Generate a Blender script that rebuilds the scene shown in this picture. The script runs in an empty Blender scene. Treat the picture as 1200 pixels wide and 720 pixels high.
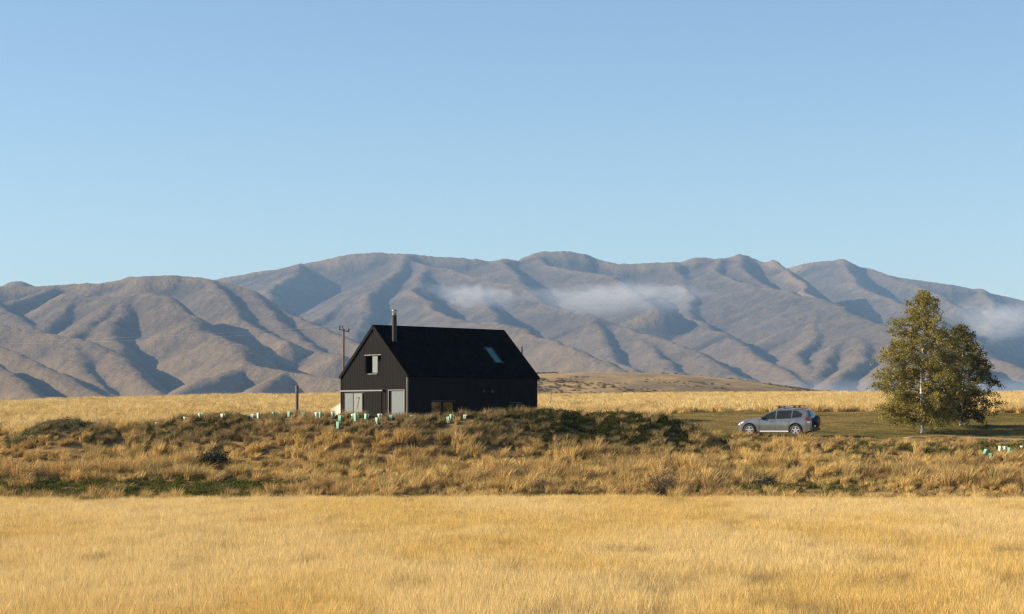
import bpy, bmesh, math, random
import numpy as np
from mathutils import Vector, Matrix

R = math.radians
random.seed(7)
rng = np.random.default_rng(11)
SC = bpy.context.scene
COL = SC.collection

# ------------------------------------------------------------------ camera, sky, sun, exposure
F = 2400.0      # focal length in photo pixels (1200 wide)
YH = 490.0      # horizon row
CZ = 3.8        # camera height above the field
cam_d = bpy.data.cameras.new('camera')
cam = bpy.data.objects.new('camera', cam_d); COL.objects.link(cam)
cam.location = (0, 0, CZ); cam.rotation_euler = (R(90), 0, 0)
cam_d.sensor_width = 36; cam_d.lens = F / 1200 * 36
cam_d.shift_y = (YH - 360) / 1200
cam_d.clip_start = 0.5; cam_d.clip_end = 40000
SC.camera = cam

SUN_EL, SUN_AZ = R(23), R(270.5)          # compass azimuth from +Y, clockwise
sdir = Vector((math.sin(SUN_AZ) * math.cos(SUN_EL), math.cos(SUN_AZ) * math.cos(SUN_EL), math.sin(SUN_EL)))
W = bpy.data.worlds.new('World'); SC.world = W; W.use_nodes = True
wn = W.node_tree
sky = wn.nodes.new('ShaderNodeTexSky'); sky.sky_type = 'NISHITA'; sky.sun_disc = False
sky.sun_elevation = SUN_EL; sky.sun_rotation = SUN_AZ
sky.altitude = 0; sky.air_density = 1.0; sky.dust_density = 0.15; sky.ozone_density = 3.2
bg = wn.nodes['Background']; bg.inputs['Strength'].default_value = 0.0775
wn.links.new(sky.outputs[0], bg.inputs['Color'])
sun_d = bpy.data.lights.new('sun', 'SUN'); sun_d.energy = 5.0; sun_d.angle = R(0.5); sun_d.color = (1.0, 0.84, 0.64)
sun = bpy.data.objects.new('sun', sun_d); COL.objects.link(sun)
sun.rotation_euler = sdir.to_track_quat('Z', 'Y').to_euler(); sun.location = (-60, -20, 60)
SC.view_settings.view_transform = 'Standard'; SC.view_settings.look = 'None'
SC.view_settings.exposure = 1.04; SC.view_settings.gamma = 1; SC.view_settings.use_curve_mapping = False
SC.render.engine = 'CYCLES'
SC.cycles.use_denoising = True; SC.cycles.denoising_prefilter = 'NONE'; SC.cycles.use_adaptive_sampling = False; SC.cycles.pixel_filter_type = 'BLACKMAN_HARRIS'; SC.cycles.filter_width = 1.3
SC.cycles.max_bounces = 6; SC.cycles.diffuse_bounces = 3; SC.cycles.glossy_bounces = 3
SC.cycles.transmission_bounces = 4; SC.cycles.transparent_max_bounces = 12; SC.cycles.volume_bounces = 0
SC.cycles.sample_clamp_indirect = 6.0

# ------------------------------------------------------------------ helpers
def P(px, y, D):
    return Vector(((px - 600) / F * D, D, CZ + (YH - y) / F * D))

def srgb(r, g, b):
    f = lambda c: (c / 255 / 12.92) if c <= 10 else ((c / 255 + 0.055) / 1.055) ** 2.4
    return (f(r), f(g), f(b), 1)

def tag(o, label=None, cat=None, group=None, kind=None):
    if label: o['label'] = label
    if cat: o['category'] = cat
    if group: o['group'] = group
    if kind: o['kind'] = kind
    return o

def link(name, me, mat=None, parent=None, loc=None):
    o = bpy.data.objects.new(name, me); COL.objects.link(o)
    if mat is not None and not me.materials: me.materials.append(mat)
    if parent is not None: o.parent = parent
    if loc is not None: o.location = loc
    return o

def empty(name, loc, rz=0):
    o = bpy.data.objects.new(name, None); COL.objects.link(o)
    o.location = loc; o.rotation_euler = (0, 0, rz); o.empty_display_size = 0.3
    return o

class MB:
    """collects plain shapes into one mesh"""
    def __init__(s): s.v = []; s.f = []; s.smooth = False
    def add(s, vs, fs):
        b = len(s.v); s.v += [tuple(v) for v in vs]; s.f += [tuple(i + b for i in f) for f in fs]
    def box(s, x0, y0, z0, x1, y1, z1):
        s.add([(x0,y0,z0),(x1,y0,z0),(x1,y1,z0),(x0,y1,z0),(x0,y0,z1),(x1,y0,z1),(x1,y1,z1),(x0,y1,z1)],
              [(0,3,2,1),(4,5,6,7),(0,1,5,4),(1,2,6,5),(2,3,7,6),(3,0,4,7)])
    def prism(s, poly, axis, a, b):
        """polygon (in the two other axes, in order) extruded along axis from a to b"""
        n = len(poly)
        def mk(p, t):
            if axis == 'x': return (t, p[0], p[1])
            if axis == 'y': return (p[0], t, p[1])
            return (p[0], p[1], t)
        vs = [mk(p, a) for p in poly] + [mk(p, b) for p in poly]
        fs = [tuple(range(n))[::-1], tuple(range(n, 2 * n))] + [(i, (i + 1) % n, n + (i + 1) % n, n + i) for i in range(n)]
        s.add(vs, fs)
    def tube(s, pts, rad, n=8, cap=True):
        pts = [Vector(p) for p in pts]
        rad = rad if isinstance(rad, (list, tuple)) else [rad] * len(pts)
        vs, fs = [], []
        prev = None
        for i, p in enumerate(pts):
            d = (pts[min(i + 1, len(pts) - 1)] - pts[max(i - 1, 0)]).normalized()
            if prev is None:
                a = d.cross(Vector((0, 0, 1)) if abs(d.z) < 0.9 else Vector((1, 0, 0))).normalized()
            else:
                a = (prev - d * prev.dot(d)).normalized()
            prev = a
            b = d.cross(a)
            for k in range(n):
                t = 2 * math.pi * k / n
                vs.append(p + (a * math.cos(t) + b * math.sin(t)) * rad[i])
        for i in range(len(pts) - 1):
            for k in range(n):
                fs.append((i * n + k, i * n + (k + 1) % n, (i + 1) * n + (k + 1) % n, (i + 1) * n + k))
        if cap:
            fs.append(tuple(range(n))[::-1]); fs.append(tuple(range((len(pts) - 1) * n, len(pts) * n)))
        s.add(vs, fs)
    def build(s, name, mat=None, parent=None, loc=None, smooth=False, bevel=0):
        me = bpy.data.meshes.new(name); me.from_pydata(s.v, [], s.f); me.validate()
        bm = bmesh.new(); bm.from_mesh(me)
        bmesh.ops.recalc_face_normals(bm, faces=bm.faces)
        if bevel:
            bmesh.ops.bevel(bm, geom=[e for e in bm.edges if len(e.link_faces) == 2 and e.calc_face_angle(0) > 0.5], offset=bevel, segments=2, affect='EDGES')
        if smooth:
            for f in bm.faces: f.smooth = True
        bm.to_mesh(me); bm.free()
        return link(name, me, mat, parent, loc)

def np_mesh(name, V, Fq=None, tris=None, smooth=False):
    """fast mesh from arrays (quads and/or triangles)"""
    me = bpy.data.meshes.new(name)
    nq = 0 if Fq is None else len(Fq); nt = 0 if tris is None else len(tris)
    me.vertices.add(len(V)); me.vertices.foreach_set('co', np.asarray(V, np.float32).ravel())
    loops = []
    if nq: loops.append(np.asarray(Fq, np.int32).ravel())
    if nt: loops.append(np.asarray(tris, np.int32).ravel())
    loops = np.concatenate(loops)
    me.loops.add(len(loops)); me.loops.foreach_set('vertex_index', loops)
    me.polygons.add(nq + nt)
    st = np.concatenate([np.arange(nq) * 4, nq * 4 + np.arange(nt) * 3]).astype(np.int32)
    me.polygons.foreach_set('loop_start', st)
    if smooth: me.polygons.foreach_set('use_smooth', np.ones(nq + nt, bool))
    me.update(calc_edges=True)
    return me

def _hash(ix, iy, s):
    h = (ix.astype(np.int64) * 374761393 + iy.astype(np.int64) * 668265263 + s * 1442695041) & 0xFFFFFFFF
    h = ((h ^ (h >> 13)) * 1274126177) & 0xFFFFFFFF
    return ((h ^ (h >> 16)) & 0xFFFFFF).astype(np.float64) / 0xFFFFFF

def vnoise(x, y, s=0):
    x = np.asarray(x, float); y = np.asarray(y, float)
    ix = np.floor(x); iy = np.floor(y); fx = x - ix; fy = y - iy
    fx = fx * fx * (3 - 2 * fx); fy = fy * fy * (3 - 2 * fy)
    a = _hash(ix, iy, s); b = _hash(ix + 1, iy, s); c = _hash(ix, iy + 1, s); d = _hash(ix + 1, iy + 1, s)
    return (a * (1 - fx) + b * fx) * (1 - fy) + (c * (1 - fx) + d * fx) * fy

def fbm(x, y, o=4, s=0):
    t = 0; a = 1; n = 0
    for k in range(o):
        t = t + a * vnoise(x * 2 ** k + 17.3 * k, y * 2 ** k - 9.1 * k, s + k); n += a; a *= 0.5
    return t / n

def sst(a, b, x):
    t = np.clip((np.asarray(x, float) - a) / (b - a), 0, 1); return t * t * (3 - 2 * t)

# ------------------------------------------------------------------ materials
def mat(name):
    m = bpy.data.materials.new(name); m.use_nodes = True
    nt = m.node_tree; return m, nt, nt.nodes['Principled BSDF']

def N(nt, typ, **kw):
    n = nt.nodes.new(typ)
    for k, v in kw.items():
        if hasattr(n, k): setattr(n, k, v)
        else: n.inputs[k].default_value = v
    return n

def noise_mat(name, c1, c2, scale=5, rough=0.8, bump=0.2, detail=6, c3=None, metallic=0, stretch=None, spec=0.5, bdist=0.05):
    m, nt, b = mat(name)
    tc = N(nt, 'ShaderNodeTexCoord'); src = tc.outputs['Object']
    if stretch:
        mp = N(nt, 'ShaderNodeMapping'); mp.inputs['Scale'].default_value = stretch
        nt.links.new(src, mp.inputs[0]); src = mp.outputs[0]
    n = N(nt, 'ShaderNodeTexNoise'); n.inputs['Scale'].default_value = scale; n.inputs['Detail'].default_value = detail
    nt.links.new(src, n.inputs['Vector'])
    r = N(nt, 'ShaderNodeValToRGB'); r.color_ramp.elements[0].position = .35; r.color_ramp.elements[1].position = .68
    r.color_ramp.elements[0].color = (*c1[:3], 1); r.color_ramp.elements[1].color = (*c2[:3], 1)
    if c3: e = r.color_ramp.elements.new(.52); e.color = (*c3[:3], 1)
    nt.links.new(n.outputs[0], r.inputs[0]); nt.links.new(r.outputs[0], b.inputs['Base Color'])
    b.inputs['Roughness'].default_value = rough; b.inputs['Metallic'].default_value = metallic
    b.inputs['Specular IOR Level'].default_value = spec
    if bump:
        bp = N(nt, 'ShaderNodeBump'); bp.inputs['Strength'].default_value = bump; bp.inputs['Distance'].default_value = bdist
        nt.links.new(n.outputs[0], bp.inputs['Height']); nt.links.new(bp.outputs[0], b.inputs['Normal'])
    return m

def grass_mat(name, transl=0.35, tipmix=0.25, wscale=0.35, var=0.3):
    """per-instance colour 'col', blade to blade variation, broad drifts of tone over the ground"""
    m, nt, b = mat(name)
    at = N(nt, 'ShaderNodeAttribute', attribute_type='INSTANCER', attribute_name='col')
    geo = N(nt, 'ShaderNodeNewGeometry')
    hv = N(nt, 'ShaderNodeHueSaturation')
    mr = N(nt, 'ShaderNodeMapRange'); mr.inputs['To Min'].default_value = 1 - var; mr.inputs['To Max'].default_value = 1 + var
    nt.links.new(geo.outputs['Random Per Island'], mr.inputs[0]); nt.links.new(mr.outputs[0], hv.inputs['Value'])
    nt.links.new(at.outputs['Color'], hv.inputs['Color'])
    h = N(nt, 'ShaderNodeAttribute', attribute_type='GEOMETRY', attribute_name='h')
    ml = N(nt, 'ShaderNodeMath', operation='MULTIPLY'); ml.inputs[1].default_value = tipmix
    nt.links.new(h.outputs['Fac'], ml.inputs[0])
    mx = N(nt, 'ShaderNodeMix', data_type='RGBA'); mx.inputs['B'].default_value = (0.74, 0.55, 0.26, 1)
    nt.links.new(ml.outputs[0], mx.inputs['Factor']); nt.links.new(hv.outputs[0], mx.inputs['A'])
    out = nt.nodes['Material Output']
    df = N(nt, 'ShaderNodeBsdfDiffuse'); tr = N(nt, 'ShaderNodeBsdfTranslucent'); ms = N(nt, 'ShaderNodeMixShader')
    ms.inputs[0].default_value = transl
    nt.links.new(mx.outputs['Result'], df.inputs[0]); nt.links.new(mx.outputs['Result'], tr.inputs[0])
    nt.links.new(df.outputs[0], ms.inputs[1]); nt.links.new(tr.outputs[0], ms.inputs[2]); nt.links.new(ms.outputs[0], out.inputs[0])
    nt.nodes.remove(b)
    return m

def leaf_mat(name, cols, transl=0.3):
    m, nt, b = mat(name)
    geo = N(nt, 'ShaderNodeNewGeometry'); r = N(nt, 'ShaderNodeValToRGB')
    els = r.color_ramp.elements
    els[0].color = (*cols[0], 1); els[1].color = (*cols[-1], 1)
    for i, c in enumerate(cols[1:-1]):
        e = els.new((i + 1) / (len(cols) - 1)); e.color = (*c, 1)
    nt.links.new(geo.outputs['Random Per Island'], r.inputs[0])
    out = nt.nodes['Material Output']
    tr = N(nt, 'ShaderNodeBsdfTranslucent'); ms = N(nt, 'ShaderNodeMixShader'); ms.inputs[0].default_value = transl
    nt.links.new(r.outputs[0], b.inputs['Base Color']); b.inputs['Roughness'].default_value = 0.55
    b.inputs['Specular IOR Level'].default_value = 0.3
    nt.links.new(r.outputs[0], tr.inputs[0])
    nt.links.new(b.outputs[0], ms.inputs[1]); nt.links.new(tr.outputs[0], ms.inputs[2]); nt.links.new(ms.outputs[0], out.inputs[0])
    return m

def glass_mat(name, tint=(0.9, 0.95, 0.95), base=0.08):
    m, nt, b = mat(name); nt.nodes.remove(b)
    out = nt.nodes['Material Output']
    lw = N(nt, 'ShaderNodeLayerWeight'); pw = N(nt, 'ShaderNodeMath', operation='POWER'); pw.inputs[1].default_value = 5
    nt.links.new(lw.outputs['Facing'], pw.inputs[0])
    fr = N(nt, 'ShaderNodeMath', operation='MULTIPLY_ADD'); fr.inputs[1].default_value = .95; fr.inputs[2].default_value = .04
    nt.links.new(pw.outputs[0], fr.inputs[0])
    ad = N(nt, 'ShaderNodeMath', operation='ADD'); ad.inputs[1].default_value = base; ad.use_clamp = True
    t = N(nt, 'ShaderNodeBsdfTransparent'); t.inputs[0].default_value = (*tint, 1)
    g = N(nt, 'ShaderNodeBsdfGlossy'); g.inputs['Roughness'].default_value = 0.03
    ms = N(nt, 'ShaderNodeMixShader')
    nt.links.new(fr.outputs[0], ad.inputs[0]); nt.links.new(ad.outputs[0], ms.inputs[0])
    nt.links.new(t.outputs[0], ms.inputs[1]); nt.links.new(g.outputs[0], ms.inputs[2]); nt.links.new(ms.outputs[0], out.inputs[0])
    return m

M = {}
M['clad'] = noise_mat('black_timber', (.008, .0072, .0066), (.0165, .0145, .013), 6, .75, .3, stretch=(6, 6, .6), spec=.05, bdist=.004)
M['roof'] = noise_mat('black_roof_metal', (.0025, .0025, .0027), (.005, .005, .0055), 2, .9, .05, spec=.02)
M['flash'] = noise_mat('grey_flashing', (.12, .12, .12), (.17, .165, .16), 8, .5, .05)
M['trim'] = noise_mat('dark_trim', (.020, .019, .018), (.030, .028, .026), 8, .55, .05)
M['dark'] = noise_mat('dark_interior', (.006, .006, .006), (.012, .011, .011), 3, .9, 0, spec=.1)
def curtained(name, c1, c2):
    m_ = noise_mat(name, c1, c2, 1.6, .04, 0, spec=.5, stretch=(1, 6, .5)); m_.node_tree.nodes['Principled BSDF'].inputs['IOR'].default_value = 1.9; return m_
M['pane_blue'] = curtained('glass_over_blue_grey_curtain', (.075, .10, .125), (.10, .13, .155)); M['pane_pale'] = curtained('glass_over_pale_curtain', (.12, .145, .145), (.16, .18, .175))
M['skyglass'] = glass_mat('skylight_glass', tint=(.7, .95, .9), base=0.03); M['lowglass'] = glass_mat('low_window_glass', base=.09)
M['reflection_tint'] = noise_mat('skylight_reflection_tint', (.06, .15, .14), (.10, .22, .20), 3, .5, 0)  # teal painted in for the sky's reflection in the skylight
M['flue'] = noise_mat('flue_steel', (.016, .015, .014), (.03, .028, .027), 10, .5, .05, metallic=.2, spec=.3)
M['steel'] = noise_mat('bright_steel', (.16, .14, .13), (.25, .22, .2), 10, .45, .05, metallic=.5)
M['post'] = noise_mat('weathered_wood', (.10, .075, .055), (.21, .165, .12), 9, .9, .5, stretch=(5, 5, .5), bdist=.02)
M['cream'] = noise_mat('cream_sheet', (.62, .54, .38), (.74, .66, .48), 2, .8, .1)
M['bark'] = noise_mat('birch_bark', (.16, .13, .11), (.72, .68, .62), 5, .8, .4, c3=(.62, .58, .52), stretch=(1, 1, 3), bdist=.02)
M['twig'] = noise_mat('brown_twig', (.07, .05, .035), (.14, .10, .07), 12, .9, .2)
for k_, c1_, c2_ in (('guard', (.44, .76, .54), (.56, .83, .64)), ('guard_white', (.78, .88, .72), (.86, .92, .80)), ('guard_deep', (.20, .56, .40), (.32, .68, .52))):
    M[k_] = leaf_mat('tree_guard_plastic', [c1_, c2_], .45)
M['wire'] = noise_mat('aluminium_wire', (.45, .45, .45), (.55, .55, .55), 3, .4, 0, metallic=.5)
M['ceramic'] = noise_mat('dark_ceramic', (.03, .025, .02), (.06, .05, .045), 5, .4, 0)
M['paint'] = noise_mat('silver_grey_paint', (.22, .22, .22), (.27, .27, .27), 3, .22, 0, metallic=.6, spec=.6)
M['black'] = noise_mat('black_plastic', (.012, .012, .013), (.022, .022, .023), 9, .55, .03)
M['rubber'] = noise_mat('tyre_rubber', (.02, .019, .018), (.045, .04, .035), 7, .85, .1)
M['rim'] = noise_mat('alloy', (.5, .49, .47), (.62, .6, .58), 5, .35, 0, metallic=.5)
M['chrome'] = noise_mat('bright_strip', (.75, .74, .72), (.82, .81, .79), 5, .3, 0, metallic=.4)
M['redlamp'] = noise_mat('red_lamp', (.20, .015, .012), (.28, .03, .022), 9, .2, 0)
M['clearlamp'] = noise_mat('clear_lamp', (.65, .65, .65), (.8, .8, .8), 9, .15, 0)
M['carglass'] = glass_mat('car_glass', tint=(.28, .30, .29), base=.06)
M['seat'] = noise_mat('car_seat', (.05, .048, .045), (.09, .085, .08), 6, .9, .1)
M['cover'] = noise_mat('spare_cover', (.012, .012, .016), (.02, .02, .026), 4, .45, 0)
M['plate'] = noise_mat('white_plate', (.6, .6, .6), (.7, .7, .7), 4, .5, 0)
M['track'] = noise_mat('pale_gravel', (.36, .28, .17), (.50, .40, .26), 6, .95, .4)

# ------------------------------------------------------------------ ground
def lerp_cols(D, xs, table):
    return np.interp(D, xs, table)

KD  = [-400, 0, 60, 92, 94.5, 97, 99, 103, 110, 118, 124, 127, 128.5, 130, 134, 138, 142, 148, 165, 180, 230, 310, 330, 420, 600, 2500, 9000]
KR  = [0, 0, 0, 0, -.35, -.65, -.6, -.2, .65, 1.42, 2.1, 2.55, 2.66, 2.74, 3.12, 3.45, 3.75, 4.17, 4.5, 4.82, 5.7, 7.3, 7.2, -9, -22, -25, -25]
KM  = [0, 0, 0, 0, -.35, -.65, -.6, -.2, .65, 1.42, 2.3, 3.0, 3.25, 3.40, 3.42, 3.42, 3.42, 3.45, 4.1, 4.6, 5.4, 7.0, 6.9, -9, -22, -25, -25]
KL  = [0, 0, 0, 0, -.35, -.65, -.6, -.2, .65, 1.45, 2.3, 2.7, 2.85, 2.9, 3.0, 3.1, 3.2, 3.35, 3.75, 4.0, 4.6, 5.6, 5.5, -9, -22, -25, -25]

def ground(x, D, detail=True):
    x = np.asarray(x, float); D = np.asarray(D, float)
    zr = np.interp(D, KD, KR); zm = np.interp(D, KD, KM); zl = np.interp(D, KD, KL)
    s = np.clip(D / 130.0, .75, 2.4)          # widen sideways with distance
    xx = x / s
    wr = sst(3.5, 13, xx); wl = 1 - sst(-40, -14, xx)
    z = zm * (1 - wr) * (1 - wl) + zr * wr + zl * wl * (1 - wr)
    z = z + 9 * sst(85, 190, x) * (1 - sst(380, 420, D)) * sst(60, 100, D)      # unseen rise added off to the right, for the side windows to reflect
    near = (D > 20) & (D < 340)
    # berm in front of the house and the small mound left of it
    crest = 121 + 1.3 * np.sin(x * .21)
    bp = np.exp(-((D - crest) / 3.7) ** 2)
    px = 600 + F * x / np.maximum(D, 5)
    prof = (.55 * sst(60, 150, px) + .45 * sst(150, 260, px)) * (1 - sst(770, 852, px))
    hgt = 1.95 + .22 * (fbm(x * .35, D * .2, 3, 5) - .5) + .08 * sst(560, 640, px) * (1 - sst(640, 800, px)) - .1 * sst(640, 720, px) - .25 * (1 - sst(190, 330, px))
    z = z + bp * prof * hgt
    z = z + np.exp(-((D - 121) / 3.4) ** 2) * sst(-20, 70, px) * (1 - sst(70, 150, px)) * 1.55
    if detail:
        rough = np.where((D > 96) & (D < 128), .35, np.where(D < 96, .10, .14)) * np.where(D > 340, 0, 1)
        pad = 1 - np.exp(-(((x + 6) / 9) ** 4 + ((D - 137) / 11) ** 4))
        z = z + rough * (fbm(x * .45, D * .45, 4, 1) - .5) * np.where(D > 125, pad, 1)
        z = z + np.where(near, .25, 0) * (fbm(x * .06, D * .09, 2, 3) - .5) * np.where(D > 125, pad, 1)
    # low scrubby hill beyond the fields
    cy = np.interp(px, [300, 560, 740, 790, 830, 870, 900, 930, 955, 985, 1030, 1100, 1300], [438, 437, 437.5, 439.5, 442.5, 446, 449.5, 453, 456.5, 460, 466, 474, 482])
    ch = CZ + (YH - cy) / F * 700 + 22
    hill = np.where(D < 700, np.clip(1 - ((700 - D) / 190.0), 0, 1) ** .8, np.clip(1 - (D - 700) / 900.0, 0, 1))
    hill = hill * hill * (3 - 2 * hill)
    hmask = sst(395, 625, px)
    z = z + np.where(D > 420, ch * hill * hmask * (1 + .03 * (fbm(x * .02, D * .02, 3, 9) - .5)), 0)
    return z

def gz(x, D): return float(ground(np.array([x]), np.array([D]))[0])

def hit(px, y, d0=114, d1=126):
    """first ground point the photo row y meets in column px"""
    Ds = np.linspace(d0, d1, 241); xs = (px - 600) / F * Ds
    ys = YH - (ground(xs, Ds) - CZ) / Ds * F
    k = np.where(ys <= y)[0]
    i = k[0] if len(k) else int(np.argmin(ys))
    return float(xs[i]), float(Ds[i]), float(ground(xs[i:i+1], Ds[i:i+1])[0])

def axis(segs):
    out = []
    for a, b, st in segs: out.append(np.arange(a, b, st))
    return np.concatenate(out + [np.array([segs[-1][1]])])

gx = axis([(-5000, -1000, 400), (-1000, -300, 50), (-300, -60, 6), (-60, 60, .6), (60, 300, 6), (300, 1000, 50), (1000, 5000, 400)])
gy = axis([(-300, 20, 20), (20, 90, 1.5), (90, 170, .5), (170, 340, 3), (340, 1000, 8), (1000, 3000, 100), (3000, 9000, 500)])
GX, GY = np.meshgrid(gx, gy)
GZ = ground(GX, GY)
nx, ny = len(gx), len(gy)
idx = np.arange(nx * ny).reshape(ny, nx)
quads = np.stack([idx[:-1, :-1], idx[:-1, 1:], idx[1:, 1:], idx[1:, :-1]], -1).reshape(-1, 4)
gme = np_mesh('ground', np.stack([GX, GY, GZ], -1).reshape(-1, 3), quads, smooth=True)

m, nt, b = mat('ground_straw_and_turf')
geo = N(nt, 'ShaderNodeNewGeometry'); sep = N(nt, 'ShaderNodeSeparateXYZ'); nt.links.new(geo.outputs['Position'], sep.inputs[0])
n1 = N(nt, 'ShaderNodeTexNoise'); n1.inputs['Scale'].default_value = .5; n1.inputs['Detail'].default_value = 8
n2 = N(nt, 'ShaderNodeTexNoise'); n2.inputs['Scale'].default_value = .035; n2.inputs['Detail'].default_value = 8; n2.inputs['Roughness'].default_value = .7
nt.links.new(geo.outputs['Position'], n1.inputs['Vector']); nt.links.new(geo.outputs['Position'], n2.inputs['Vector'])
r1 = N(nt, 'ShaderNodeValToRGB')
r1.color_ramp.elements[0].position = .3; r1.color_ramp.elements[0].color = (.10, .065, .03, 1)
r1.color_ramp.elements[1].position = .7; r1.color_ramp.elements[1].color = (.30, .19, .075, 1)
nt.links.new(n1.outputs[0], r1.inputs[0])
r2 = N(nt, 'ShaderNodeValToRGB')
r2.color_ramp.elements[0].position = .42; r2.color_ramp.elements[0].color = (.19, .14, .085, 1)
r2.color_ramp.elements[1].position = .60; r2.color_ramp.elements[1].color = (.38, .265, .12, 1)
nt.links.new(n2.outputs[0], r2.inputs[0])
far = N(nt, 'ShaderNodeMapRange'); far.inputs['From Min'].default_value = 400; far.inputs['From Max'].default_value = 480
nt.links.new(sep.outputs['Y'], far.inputs[0])
mx = N(nt, 'ShaderNodeMix', data_type='RGBA')
nt.links.new(far.outputs[0], mx.inputs['Factor']); nt.links.new(r1.outputs[0], mx.inputs['A']); nt.links.new(r2.outputs[0], mx.inputs['B'])
# turf tone where the mown grass grows
tn = N(nt, 'ShaderNodeTexNoise'); tn.inputs['Scale'].default_value = .25; tn.inputs['Detail'].default_value = 6
nt.links.new(geo.outputs['Position'], tn.inputs['Vector'])
tr_ = N(nt, 'ShaderNodeValToRGB')
tr_.color_ramp.elements[0].position = .38; tr_.color_ramp.elements[0].color = (.075, .075, .018, 1)
tr_.color_ramp.elements[1].position = .62; tr_.color_ramp.elements[1].color = (.20, .135, .045, 1)
nt.links.new(tn.outputs[0], tr_.inputs[0])
lm = N(nt, 'ShaderNodeAttribute', attribute_type='GEOMETRY', attribute_name='lawn')
mx2 = N(nt, 'ShaderNodeMix', data_type='RGBA')
nt.links.new(lm.outputs['Fac'], mx2.inputs['Factor']); nt.links.new(mx.outputs['Result'], mx2.inputs['A']); nt.links.new(tr_.outputs[0], mx2.inputs['B'])
nt.links.new(mx2.outputs['Result'], b.inputs['Base Color']); b.inputs['Roughness'].default_value = .95; b.inputs['Specular IOR Level'].default_value = .1
bp = N(nt, 'ShaderNodeBump'); bp.inputs['Strength'].default_value = .6; bp.inputs['Distance'].default_value = .2
nt.links.new(n1.outputs[0], bp.inputs['Height']); nt.links.new(bp.outputs[0], b.inputs['Normal'])

def lawn_mask(x, D):
    px = 600 + F * x / np.maximum(D, 5)
    front = np.interp(px, [560, 640, 830, 870, 1000, 1100, 1300], [126, 126, 126.5, 126.5, 126, 125.5, 125.5])
    back = np.interp(px, [560, 640, 760, 1020, 1160, 1300], [146, 147, 149, 150, 148, 146]) + 3 * (fbm(x * .12, D * .05, 3, 21) - .5)
    return sst(0, 1.2, D - front) * (1 - sst(-.8, .8, D - back)) * sst(610, 640, px)

a = gme.attributes.new('lawn', 'FLOAT', 'POINT'); a.data.foreach_set('value', lawn_mask(GX, GY).ravel().astype(np.float32))
g_o = link('ground', gme, m); tag(g_o, kind='structure')

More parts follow.
